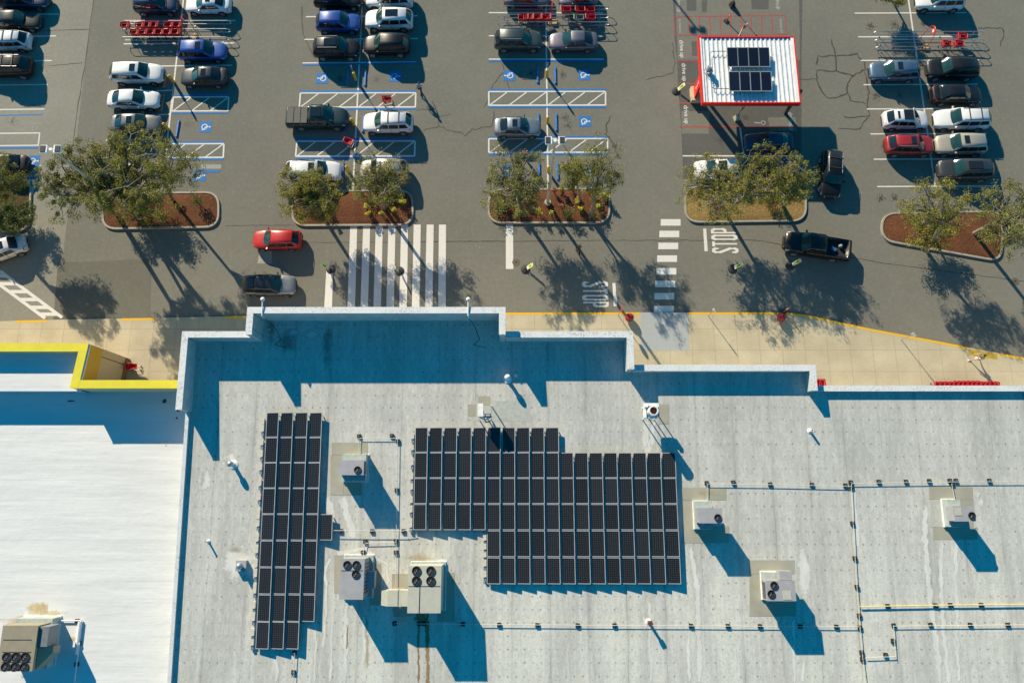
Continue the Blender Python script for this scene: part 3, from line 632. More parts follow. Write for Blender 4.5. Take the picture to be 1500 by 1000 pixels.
unit('rooftop_unit',(1396,741,1429.7,763.3),1.85,GREYU,'grey one fan rooftop unit nearest the right edge of the photo',[(1423.4,755,.26)],(-.40,-.25,.5,.42),extra=u6x,grille=None,cab=1.0)
def u7x(u,w,d,h):
    m=MB(); m.hexa([(w/2,-d*.5,1.1),(w/2+1.0,-d*.18,1.1),(w/2+1.0,.0,1.1),(w/2,-d*.0,1.1)],[(w/2,-d*.5,h-.35),(w/2+.9,-d*.14,h-.7),(w/2+.9,.0,h-.7),(w/2,-d*.0,h-.35)]); m.build('intake_hood',TAN,u)
    m=MB(); m.box((w/2+.35,d*.24,1.65),(.7,d*.44,1.3)); m.build('shaded_side_box',M('shaded_grey_enamel',(.16,.17,.18),.5),u)  # added dark grey box; its colour carries the cabinet's east side shade
    m=MB(); m.tube((w/2+1.7,d*.46,.12),(w/2+1.7,-d*.28,.12),.16,.16,10); m.build('drain_duct',WHITEM,u)
unit('rooftop_unit',(4.5,915.5,47,982.5),2.5,TAN,'tan six fan rooftop unit standing on the white roof of the left store',[(10.2,961.5,.31),(23.7,961.5,.31),(37.3,961.5,.31),(8.5,976,.31),(22.2,976,.31),(35.8,976,.31)],(.1,.1,.25,.1),fn=LP,cab=1.5,seams=[(5,936.3,46.5,936.6),(4,954.5,45.5,954.7),(3.5,969,45,969.2)],extra=u7x,grille='e')

# walk pads, stains and patches laid on the roof
def rpoly(m,pts,h): m.poly([RP(x,y,h) for x,y in pts])
def rr(m,x0,y0,x1,y1,h=.012): rpoly(m,[(x0,y0),(x0,y1),(x1,y1),(x1,y0)],h)
pads=[(486,648,538.8,665.8),(484,666.2,503,725),(503.4,706,530,725),(489.5,813,503,869),(541,825,558.5,886),(574,840,600,862),(640,838,666,910),(576,862,603,903),
 (1000,714,1064,732),(1000,732.4,1018,795),(1018.4,770,1068,795),(1098,820,1164,840),(1098,840.4,1116,902),(1116.4,874,1166,902),(1361,713,1425,731),(1367,772,1432,790),(1400,731.4,1426,772),
 (700,580,718,593.5),(685,592,697.5,610),(965,592,980,621)]
def rpad(i,r):
    m=MB(); rr(m,*r,h=.010+.001*(i%3)); o=m.build('walkway_pad',PAD); struct(o)
for i,r in enumerate(pads): rpad(i,r)
m=MB(); rr(m,1363,731.4,1382,771.6,.011); rr(m,690,587,775,617,.006); struct(m.build('roof_patch',PADG))

def soft(name,c,c2,lo=.12,hi=.48,sc=2.2,top=.9):
    t=NT(name); n=t.noise(t.pos,sc,6,.7); n2=t.noise(t.scale(t.pos,(1.5,.35,1)),1.6,5); a=t.n.new('ShaderNodeAttribute'); a.attribute_name='fade'
    f=t.math('ADD',a.outputs['Fac'],t.math('MULTIPLY',t.math('SUBTRACT',n,.52),1.5)); al=t.math('MULTIPLY',t.ramp(f,lo,hi),top)
    t.out(t.mix(t.ramp(n2,.3,.7),c,c2),.8,spec=.2); tr=t.n.new('ShaderNodeBsdfTransparent'); mx=t.n.new('ShaderNodeMixShader'); t.put(mx.inputs[0],al)
    t.t.links.new(tr.outputs[0],mx.inputs[1]); t.t.links.new(t.b.outputs[0],mx.inputs[2]); t.t.links.new(mx.outputs[0],t.n['Material Output'].inputs[0]); return t.m
def fan_poly(m,c,pts):
    k=len(m.v); m.fd += [1.0]*(k-len(m.fd)); n=len(pts); m.add([c]+pts,[[0,1+i,1+(i+1)%n] for i in range(n)]); m.fd += [1.0]+[0.0]*n
def blob(m,px,py,rx,ry,h,n=22,jag=.18):
    c=RP(px,py,h); pts=[]
    for i in range(n): a=6.2832*i/n; k=1+rng.uniform(-jag,jag); x=c.x+1.25*rx*k*math.cos(a); y=c.y+1.25*ry*k*math.sin(a); pts.append((x,y,rz_at(y)+h))
    fan_poly(m,(c.x,c.y,rz_at(c.y)+h),pts)
def ribbon(m,pts,w,h,jit=.12,taper=False):
    Q=[]; W=[RP(x,y,0) for x,y in pts]
    for a,b in zip(W[:-1],W[1:]):
        k=max(2,int((b-a).length/.35))
        for i in range(k): q=a.lerp(b,i/k); Q.append((q.x+rng.uniform(-jit,jit)*.6,q.y))
    Q.append((W[-1].x,W[-1].y)); L=[]
    for i,(x,y) in enumerate(Q):
        x2,y2=Q[min(i+1,len(Q)-1)]; x1,y1=Q[max(i-1,0)]; d=Vector((x2-x1,y2-y1)); d=d.normalized() if d.length>0 else Vector((0,1))
        ww=w*rng.uniform(.45,.8)*(1-.7*i/len(Q) if taper else 1); ww*=1.5; L.append(((x-d.y*ww,y+d.x*ww),(x,y),(x+d.y*ww,y-d.x*ww)))
    k=len(m.v); m.fd += [1.0]*(k-len(m.fd)); n=len(L); vs=[(p[0],p[1],rz_at(p[1])+h) for r in L for p in r]
    m.add(vs,[[3*i+j,3*i+3+j,3*i+4+j,3*i+1+j] for i in range(n-1) for j in (0,1)])
    for i in range(n): e=0.35 if i in (0,n-1) else 1.0; m.fd += [0.0,e*.95,0.0]
WST=soft('white_coating',(.72,.715,.67),(.58,.575,.53))
m=MB()
for a in ((300,705,.5,.9),(294,703,.25,.5),(350,825,1.5,1.5),(336,672,.6,.5),(330,677,.35,.3),(953,903,.35,.5),(945,908,.3,.5),(950,598,.8,.8),(948,640,.5,1.9),(1177,835,.5,2.2),(1394,745,1.9,1.7),(1436,735,.25,.4),(648,824,.6,.45),(1432,724,.3,.3)): blob(m,*a,h=.005)
for p,w in (([(950,880),(953,905),(952,940),(955,1000)],.16),([(945,620),(946,655)],.5),([(957,615),(955,655)],.35),([(484,815),(477,830),(477,900),(474,950)],.16),([(490,812),(515,806),(535,803),(552,818),(567,825),(568,850),(562,865)],.22),([(508,880),(505,1000)],.30),([(532,900),(533,1000)],.22),([(487,900),(484,1000)],.14),([(402,955),(406,985),(404,1000)],.25),([(463,905),(461,1000)],.12),
  ([(1012,800),(1022,870),(1025,1000)],.3),([(1008,930),(1010,1000)],.2),([(1355,740),(1355,790),(1360,860),(1366,900),(1378,1000)],.35),([(1380,790),(1378,850),(1382,920),(1390,1000)],.28),([(1400,790),(1400,850),(1405,1000)],.22),([(1163,905),(1164,1000)],.2),([(1177,965),(1176,1000)],.2),([(1249,712),(1253,760),(1258,800)],.35),([(480,725),(488,770)],.4),([(500,725),(512,760),(520,790)],.5),([(527,700),(528,640)],.06)): ribbon(m,p,w,.007)
struct(m.build('white_patching',WST))
RST=soft('rust_stain',(.33,.22,.10),(.24,.16,.08),.1,.5,3); RST2=soft('faint_rust',(.47,.40,.27),(.42,.33,.2),.25,.9,2.2,.6)
m=MB(); ribbon(m,[(625,897),(626,930),(627,1000)],.20,.011,.05); ribbon(m,[(614,897),(613,930),(613,1000)],.10,.0115,.05); blob(m,617,904,.55,.35,.0125); ribbon(m,[(509,915),(508,950)],.10,.008,.05); struct(m.build('rust_stain',RST))
m=MB(); blob(m,515,668,.9,.25,.0135); blob(m,955,613,.4,.3,.008); blob(m,615,818,1.3,.5,.006); blob(m,1034,722,.8,.3,.0135); blob(m,345,805,.7,.3,.0085); ribbon(m,[(536,900),(538,980)],.25,.0065);  struct(m.build('faint_rust_stain',RST2))
m=MB()
DRT=soft('ponding_dirt',(.22,.22,.2),(.28,.28,.26),.2,.8,1.6,.6)
for a in ((397,480,.5,1.4),(420,500,.9,1.0),(480,505,.5,2.0)): blob(m,*a,h=.004)
struct(m.build('ponding_stain',DRT))
m=MB(); 
for a in ((430,487,.8,.35),(455,490,.9,.5),(470,477,.6,.3),(394,483,.2,.25),(410,478,.3,.3),(445,500,.3,.25)): blob(m,*a,h=.0095)
struct(m.build('pale_puddle_marks',soft('pale_residue',(.62,.63,.62),(.5,.5,.5),.2,.7,2.5,.8)))
# stains on the left white roof
LST=soft('ochre_roof_stain',(.62,.50,.27),(.5,.38,.2),.2,.95,1.8,.8); LDK=soft('dark_spot',(.04,.04,.04),(.08,.08,.08),.1,.4)
m=MB()
def lblob(px,py,rx,ry,z):
    c=LP(px,py,z); fan_poly(m,(c.x,c.y,LRZ+z),[(c.x+1.4*rx*math.cos(a*.419)*rng.uniform(.8,1.15),c.y+1.4*ry*math.sin(a*.419)*rng.uniform(.8,1.15),LRZ+z) for a in range(15)])
for a in ((40,907,2.0,.35,.012),(62,893,.5,.7,.014),(78,898,.8,.25,.016),(50,890,.9,.5,.018),(105,935,.3,.2,.02),(33,990,.2,.12,.022),(243,532+120,.12,.1,.012),(15,915,.5,.3,.024)): lblob(*a)
struct(m.build('ochre_stain',LST))
m=MB(); 
for a in ((241,587,.16,.16,.012),(261,600,.12,.14,.012),(259,612,.09,.08,.012),(104,587,.3,.07,.012)): lblob(*a)
struct(m.build('dark_roof_spot',LDK))

# pipe runs on rubber blocks
def pipe(label,px,sup,mat=TUBE,r=.022,h=.15,fn=RP,cat='pipe'):
    pts=[fn(x,y,h) for x,y in px]; o=pts[0].copy(); o.z=fn(px[0][0],px[0][1],0).z
    root=empty('pipe_run',o,label,cat,'pipes laid over the roofs')
    m=MB(); m.path([p-o for p in pts],r,6)
    for p in pts[1:-1]: m.lathe([(r*1.4,-r*1.4),(r*1.4,r*1.4)],tuple(p-o),8)
    m.build('pipe',mat,root)
    for i,(x,y) in enumerate(sup):
        q=fn(x,y,.05)-o; m=MB(); m.box((q.x,q.y,q.z),(.30,.30,.14),rng.uniform(-.1,.1)); b=m.build('support_block',BLACK,root)
        m=MB(); m.box((q.x,q.y,q.z+.09),(.12,.04,.04)); m.box((q.x,q.y,q.z+.115),(.04,.10,.03)); m.build('strut',GALV,b)
pipe('thin pipe looping from the one fan unit beside the narrow array',[(526,667),(526,641.5),(582.5,641.5),(581.5,720),(580.5,792),(580,868)],[(526,638.5),(574,638),(583,646),(581,717.5),(580,792),(580,808.5)])
pipe('straight conduit joining the narrow array to the big array',[(489,776.5),(545,777),(590,777),(604,775)],[(499,777),(545,777.5),(591,777.3)],h=.34)
pipe('short pipe running up to the three fan grey unit',[(533,848-30),(532.5,808),(535,795),(580,794)],[(535,792.5),(532,808.5)])
pipe('long pipe along the upper right roof with a branch to a unit',[(1036,735),(1036,708.5),(1128,709.5),(1240,712),(1247,712),(1248,707.5),(1395,705.5),(1510,705)],[(1035,707),(1074,706),(1128,709),(1189,709.5),(1238,710.5),(1246,706),(1287,705),(1327,705),(1361,704),(1391,703.5),(1400,703.5),(1449,703.5)])
pipe('short stub pipe dropping to the unit nearest the right edge',[(1394,708),(1399,733)],[(1394.5,708.5)])
pipe('pale pipe running down the right half of the roof',[(1247,713),(1254,840),(1260,920),(1264,965),(1269,1005)],[(1247,713),(1248.5,766),(1252,817),(1255,859),(1258.5,901),(1259.5,918.5),(1262,955),(1263,964.5)],mat=M('beige_pipe',(.58,.52,.36),.5))
pipe('yellow gas pipe crossing the lower right roof',[(1260,888),(1372,886),(1510,884.5)],[(1300,887),(1370,886),(1392,885.5),(1437,885.5)],mat=YPIPE,r=.04)
pipe('pale pipe with a square loop at the lower right edge',[(1268,962.5),(1312,961),(1309,916.5),(1510,914.5)],[(1309,915.5),(1308,938),(1297,958.5),(1363,914.5),(1421,914.5),(1476,914.5)],mat=M('ivory_pipe',(.62,.57,.42),.5))
pipe('long straight pipe below the big array running to the right',[(578,912.5),(700,914),(900,915.5),(1258,917.5)],[(578,912.5),(614,912.8),(621,912.8),(678,913.5),(731,914.5),(787,915),(846,915.3),(900,915.5),(1012,916),(1066,916.2),(1113,916.5),(1172,917),(1225,917.2)])
pipe('short grey conduit below the narrow array at the bottom edge',[(432,955),(431,975),(430,1005)],[(431.5,956),(429.8,984)])
pipe('white conduit turning a corner beside the tan unit on the white roof',[(70,908.5),(119,908.5),(116,942),(108,1005)],[(83,909),(113,909),(116,941),(112.5,972)],mat=WHITEM,r=.05,fn=LP)

# vents, fans on stands, small pipes
def vent(px,py,h,r,label,base=None):
    q=RP(px,py,h*.9); q=Vector((q.x,q.y,rz_at(q.y))); u=empty('roof_vent',q,label,'roof vent','round vents and pipe stubs on the roof')
    m=MB(); m.smooth=True; m.lathe([(r*.75,h*.62),(r,h*.66),(r,h*.8),(r*.8,h*.93),(r*.4,h),(.01,h+.01)],n=16); m.build('vent_cap',WHITEM if px>700 else GALV,u)
    m=MB(); m.lathe([(r*.62,-.05),(r*.6,h*.66)],n=14); m.build('stem',WHITEM if not base else GALV,u)
    m=MB()
    if base: m.box((0,0,.16),(base,base,.42)); m.build('curb',GREYU,u)
    else: m.lathe([(r*1.5,-.05),(r*1.5,.03),(r*.6,.1)],n=14); m.build('flashing',WHITEM,u)
vent(743.5,552,1.1,.24,'white mushroom vent at the edge of the parapet shadow')
vent(336,679,.95,.24,'grey mushroom vent left of the narrow solar array, upper one')
vent(349.5,829,.9,.26,'round vent on a square curb left of the narrow solar array',.78)
def stub(px,py,h,r,mat,label,cap=False):
    q=RP(px,py,h*.6); q=Vector((q.x,q.y,rz_at(q.y))); u=empty('vent_pipe',q,label,'vent pipe','round vents and pipe stubs on the roof')
    m=MB(); m.lathe([(r,-.05),(r,h),(r*.8,h),(r*.8,h-.1)],n=12); m.build('pipe',mat,u)
    m=MB(); m.lathe([(r*2.4,-.05),(r*2.2,.02),(r*1.1,.09)],n=12); m.build('flashing',WHITEM,u)
    if cap: m=MB(); m.box((.0,0,h+.05),(.34,.3,.16),.4); m.build('cap',mat,u)
stub(303,793,.55,.07,WHITEM,'small thin white pipe stub on the far left of grey roof'); stub(1188.5,630.5,.5,.10,WHITEM,'small white pipe stub alone on the upper right roof'); stub(951.5,911.5,.75,.11,RUST,'rusty brown capped pipe on a white patch below the big array',True)
stub(756,549,.35,.06,GALV,'tiny grey pipe stub right of the mushroom vent')
def stand_legs(u,w,d,h,mat=WHITEM):
    for sx in (-1,1):
        for sy in (-1,1):
            m=MB(); m.tube((sx*w/2,sy*d/2,-.05),(sx*w/2,sy*d/2,h),.045); m.build('leg',mat,u)
q=RP(711,603,1.3); q=Vector((q.x,q.y,rz_at(q.y))); u=empty('duct_stand',q,'white boxy exhaust machine on a tall leg stand above the big array','exhaust fan')
stand_legs(u,.95,1.1,1.15)
m=MB(); m.box((-.38,.12,1.28),(.42,1.0,.55)); m.build('housing',WHITEM,u)
m=MB(); m.box((.18,.1,1.42),(.52,.58,.6)); m.build('motor_box',CREAM,u)
m=MB(); m.path([(-.45,-.4,1.1),(0,-.6,1.1),(.4,-.4,1.05),(.4,.5,1.05)],.05); m.box((.1,-.35,1.02),(.8,.12,.1)); m.build('frame',GALV,u)
m=MB(); m.path([(-.1,-.45,1.15),(0,-.75,.9),(.25,-.7,.5),(.4,-.5,.1)],.04); m.build('cable',BLACK,u)
q=RP(956,602,1.9); q=Vector((q.x,q.y,rz_at(q.y))); u=empty('exhaust_fan',q,'white exhaust stack with brown round mouth on a legged stand','exhaust fan')
stand_legs(u,.9,.85,1.2)
m=MB(); m.box((0,0,1.2),(1.0,.95,.08)); m.box((-.5,0,1.3),(.22,.9,.2)); m.build('platform',WHITEM,u)
m=MB(); n=24; m.lathe([(.34,1.25),(.36,1.7),(.38,2.35),(.29,2.36),(.28,1.5)],n=n); m.build('stack',WHITEM,u)
m=MB(); m.lathe([(.28,2.0),(.28,2.05)],n=n); m.build('stack_mouth',RUST,u)
m=MB(); m.box((0,.55,1.45),(.7,.22,.35)); m.box((.42,.5,1.5),(.25,.3,.4)); m.box((-.42,.5,1.5),(.25,.3,.35)); m.build('motor_housing',WHITEM,u)
for px,lab in ((383,'white round floodlight on a long arm at left end of tall front coping'),(686,'white round floodlight on a long arm at right end of tall front coping')):
    q=RP(px-.5,461,HE+.25); u=empty('floodlight',(q.x,yE-t,ZE),lab,'floodlight','floodlights on the tall front coping')
    m=MB(); m.tube((0,-.25,-.7),(0,-.25,.02),.045); m.tube((0,-.25,.02),(0,1.0,.16),.05); m.build('arm',WHITEM,u)
    m=MB(); m.smooth=True; m.lathe([(.02,-.02),(.14,.03),(.175,.09),(.15,.17),(.08,.22),(.01,.23)],(0,1.05,.06),16); m.build('lamp_head',WHITEM,u)
    m=MB(); m.path([(0,-.27,-.6),(.35,-.6,-1.2),(.55,-.9,-2.0),(.8,-1.6,-2.36),(.3,-2.0,-2.42),(1.2,-2.2,-2.4)],.025); m.build('cable',BLACK,u)

# ------------------------------------------------------------------ solar arrays
PW,PL=1.03,1.93
CELL=cells('solar_cells',6,12,PW-.07,PL-.07,(.010,.010,.011),(.26,.27,.26),.035); CELL2=cells('thin_film_cells',14,1,PW-.07,PL-.07,(.006,.007,.014),(.03,.035,.06),.04)
FRAME=M('panel_frame',(.36,.38,.395),.4,.15)
def panel_proto(cm):
    m=MB(); hw,hl,th,fr=PW/2,PL/2,.045,.05
    for c,d in (((0,hl-fr/2,0),(PW,fr,th)),((0,-hl+fr/2,0),(PW,fr,th)),((hw-fr/2,0,0),(fr,PL-2*fr,th)),((-hw+fr/2,0,0),(fr,PL-2*fr,th))): m.box(c,d)
    fme=m.build('frame',FRAME); m=MB(); m.box((0,0,-.003),(PW-2*fr,PL-2*fr,.03)); cme=m.build('cell_sheet',cm)
    a,b=fme.data,cme.data; bpy.data.objects.remove(fme); bpy.data.objects.remove(cme); return a,b
PROTO=panel_proto(CELL); PROTO2=panel_proto(CELL2)
RAILM=M('rack_rail',(.45,.46,.46),.4,.7)
def panel(loc,rot,label,group,proto=PROTO,scale=1.0,legs=True):
    u=bpy.data.objects.new('solar_panel',None); COL.objects.link(u); u.location=loc; u.rotation_euler=rot; u.empty_display_size=.2; tag(u,label,'solar panel',group)
    for nme,me in (('frame',proto[0]),('cell_sheet',proto[1])):
        o=bpy.data.objects.new(nme,me); COL.objects.link(o); o.parent=u
    if legs:
        o=bpy.data.objects.new('mounting_foot',FOOT); COL.objects.link(o); o.parent=u
m=MB()
for sy in (-.7,.7): m.box((PW/2-.08,sy,-.17),(.06,.08,.30)); m.box((-PW/2+.08,sy,-.10),(.06,.08,.16)); m.box((0,sy,-.045),(PW,.05,.04))
_f=m.build('mounting_foot',RAILM); FOOT=_f.data; bpy.data.objects.remove(_f)
TLT=R(9)
def array(rows,x0,dx,sx,y0,ys,aname,grp):
    # rows: list of column indices; pixel of the grid corner at (row,col): x = x0[r]+dx[r]*c
    for r,cols in enumerate(rows):
        for c in cols:
            a=RP(x0[r]+dx[r]*(c+.46),(ys[r]+ys[r+1])/2,.30)
            lab=f'black solar panel, {ORD[c-min(cols)]} from the left in {ORD[r]} row of the {aname}'
            panel((a.x,a.y,a.z),(math.atan(RS),-TLT,0),lab,grp)
ysA=[603.5,640.3,677.3,714.5,752.3,791.0,830.2,869.8,910.2,949.8]
x0A=[389.3,387.6,385.8,384.0,382.2,380.3,378.5,376.6,374.7]; dxA=[21.1,21.15,21.2,21.3,21.4,21.5,21.6,21.7,21.8]
array([range(4)]*4+[range(5)]+[range(4)]*3+[range(3)],x0A,dxA,0,0,ysA,'narrow left array','panels of the narrow array')
ysB=[625.5,662.3,699.8,737.3,776.3,815.3,855.5]
x0B=[607.6,606.8,606.0,605.0,604.0,603.0]; dxB=[21.3,21.38,21.5,21.65,21.82,21.98]
array([range(10),range(18),range(18),range(18),range(5,18),range(5,18)],x0B,dxB,0,0,ysB,'big stepped array','panels of the big stepped array')
BAL=M('ballast_block',(.50,.47,.40),.9)
def ballast(px,py,ln,lab):
    q=RP(px,py,.15); m=MB(); m.box((0,0,0),(.26,ln,.16)); o=m.build('ballast_block',BAL,loc=(q.x,q.y,rz_at(q.y)+.16)); tag(o,lab,'ballast block','ballast blocks beside the arrays')
    m=MB(); m.box((.02,-ln*.5-.2,-.06),(.2,.3,.14)); m.build('tray',GALV,o)
k=0
for i,(y,ln) in enumerate(((617,.45),(627,.5),(648,.35),(664,.5),(684,.4),(706,.5),(727,.45),(752,.8),(765,.5),(787,.5),(803,.6),(824,.6),(838,.6),(860,.8),(885,.5),(902,.6),(925,.5),(940,.4))):
    ballast(385.8-.048*(y-604),y,ln,f'tan ballast block, {ORD[i]} from the top along the left side of the narrow array')
for i,(y,ln) in enumerate(((638,.45),(655,.4),(676,.5),(697,.45),(712,.45),(731,.5),(745,.5),(765,.7))): ballast(604.6-.022*(y-626),y,ln,f'tan ballast block, {ORD[i]} from the top on the left side of the big array')
for i,(y,ln) in enumerate(((787,.4),(800,.4),(812,.35),(824,.45),(840,.45))): ballast(710,y,ln,f'tan ballast block, {ORD[i]} from the top beside the notch of the big array')

# ------------------------------------------------------------------ pickup canopy
CZ=4.15
c00,c10,c11,c01=[P(x,y,CZ) for x,y in ((1021.5,54),(1163.5,54),(1172,152),(1028,152))]
can=empty('canopy',((c00.x+c10.x)/2,(c00.y+c01.y)/2,0),'white ribbed pickup canopy with red fascia and eight solar panels','canopy'); CO=can.location
def cb(n,m,mat): return m.build(n,mat,can,origin=CO)
X0,X1,Y1,Y0=c00.x+.05,c10.x,c00.y,c01.y
m=MB(); nr=21; pit=(X1-X0-.3)/nr
vs=[];fs=[]
for i in range(nr):
    xa=X0+.15+i*pit
    for dx,dz in ((0,0),(.56*pit,0),(.64*pit,.07),(.92*pit,.07),(1.0*pit,0)): vs += [(xa+dx,Y0+.12,CZ-.06+dz),(xa+dx,Y1-.12,CZ-.06+dz)]
for i in range(len(vs)//2-1): fs.append([2*i,2*i+2,2*i+3,2*i+1])
m.add(vs,fs); cb('ribbed_roof',m,M('white_metal_roof',(.66,.67,.67),.4,.0))
m=MB()
for c,d in (((X0+.05,(Y0+Y1)/2,CZ-.17),(.12,Y1-Y0-.26,.5)),((X1-.06,(Y0+Y1)/2,CZ-.17),(.12,Y1-Y0-.26,.5)),(((X0+X1)/2,Y1-.06,CZ-.17),(X1-X0,.12,.5)),(((X0+X1)/2,Y0+.06,CZ-.17),(X1-X0,.12,.5))): m.box(c,d)
cb('fascia',m,RED)
m=MB(); m.box((X1-.25,(Y0+Y1)/2,CZ+.03),(.28,Y1-Y0-.3,.05)); cb('edge_flashing',m,WHITEM)
m=MB(); m.box((X0+.2,(Y0+Y1)/2,CZ+.03),(.18,Y1-Y0-.3,.05)); cb('edge_flashing',m,WHITEM)
_c=P(1150,166,0)
for xa,ya in ((X0+1.5,Y0+3.2),(_c.x,_c.y)):
        m=MB(); m.box((xa,ya,1.95),(.25,.25,3.9)); cb('column',m,DARK)
m=MB(); m.box(((X0+X1)/2,(Y0+Y1)/2,CZ-.35),(X1-X0-.3,Y1-Y0-.3,.08)); cb('ceiling',m,WHITEM)
m=MB(); pts=[P(x,y,CZ+.2) for x,y in ((1064,75.5),(1043,75.5),(1039,79),(1040,96))]; m.path(pts,.03); pts=[P(x,y,CZ+.2) for x,y in ((1040,106),(1043,128),(1046,130),(1068,130))]; m.path(pts,.03); cb('conduit',m,DARK)
q=P(1038,101,CZ+.5); m=MB(); m.box((q.x,q.y,CZ+.4),(.25,.2,.7)); m.box((q.x+.25,q.y-.1,CZ+.3),(.2,.5,.5)); m.tube((q.x-.3,q.y,CZ),(q.x-.3,q.y,CZ+.8),.03); m.tube((q.x,q.y+.3,CZ),(q.x,q.y+.3,CZ+.8),.03); cb('electrical_box',m,GALV)
xs_=[1073.2,1088.6,1104,1119.4]; 
for r,yy,sh in ((0,84,0),(1,119.5,2.8)):
    for c in range(4):
        q=P(xs_[c]+sh,yy,CZ+.45); panel((q.x,q.y,q.z),(R(4),0,0),f'dark blue solar panel, {ORD[c]} from the left in the {"upper" if r==0 else "lower"} row on the canopy','panels on the pickup canopy',PROTO2,legs=False)
m=MB()
for yy,sh in ((84,0),(119.5,2.8)):
    a=P(xs_[0]-8+sh,yy,CZ+.3); b=P(xs_[3]+8+sh,yy,CZ+.3)
    for dy in (-.7,.7): m.box(((a.x+b.x)/2,a.y+dy,CZ+.33),(b.x-a.x,.06,.08)); m.box((a.x+.1,a.y+dy,CZ+.15),(.06,.06,.35)); m.box((b.x-.1,a.y+dy,CZ+.15),(.06,.06,.35))
cb('panel_rack',m,GALV)
# red totem panel beside it
q=P(1017,139,.3); u=empty('totem_sign',(q.x,q.y,0),'tall red totem panel with white lettering on a tan block by the canopy','sign')
m=MB(); m.box((.1,0,.3),(.9,1.5,.6)); m.build('plinth',M('tan_block',(.52,.40,.26),.85),u)
m=MB(); m.box((0,.05,2.1),(.22,1.15,3.1)); m.build('panel',RED,u)
m=MB(); vs,fs=text_mesh('drive up'); m.add([(-.116,.05-y*.34,2.3+x*2.1) for x,y in vs],fs); m.build('lettering',WHITEM,u)

# ------------------------------------------------------------------ cars
def paintc(n): return PAINTS[n]
PAINTS={k:paint('car_paint_'+k,c,mt) for k,c,mt in (('white',(.64,.64,.635),.0),('pearl',(.56,.565,.58),.0),('black',(.007,.007,.008),.0),('navy',(.010,.022,.06),.1),('blue',(.008,.055,.27),.1),('dark_grey',(.042,.045,.05),.35),('grey',(.11,.115,.12),.4),('silver',(.23,.235,.24),.5),('steel_blue',(.06,.11,.175),.3),('red',(.42,.008,.008),.0),('maroon',(.26,.008,.010),.1),('beige',(.33,.30,.25),.2),('green_grey',(.045,.06,.055),.3),('teal',(.012,.035,.042),.2),('purple_grey',(.12,.11,.14),.4),('blue_silver',(.16,.20,.235),.4),('green_black',(.012,.02,.018),.1),('brown_black',(.016,.011,.010),.1))}
SPEC={ # cowl, roof front, roof rear, glass rear base, nose z, cowl z, deck z, tail z, H, wheel r
 'sedan':(.29,.455,.70,.875,.66,.93,1.0,.93,1.45,.33),'hatch':(.27,.43,.84,.955,.70,.95,1.0,.95,1.5,.33),
 'suv':(.265,.40,.87,.97,.82,1.08,1.12,1.08,1.72,.37),'wagon':(.27,.42,.86,.965,.78,1.0,1.06,1.02,1.64,.36),'pickup':(.25,.36,.585,.625,.98,1.18,1.2,1.2,1.86,.41)}
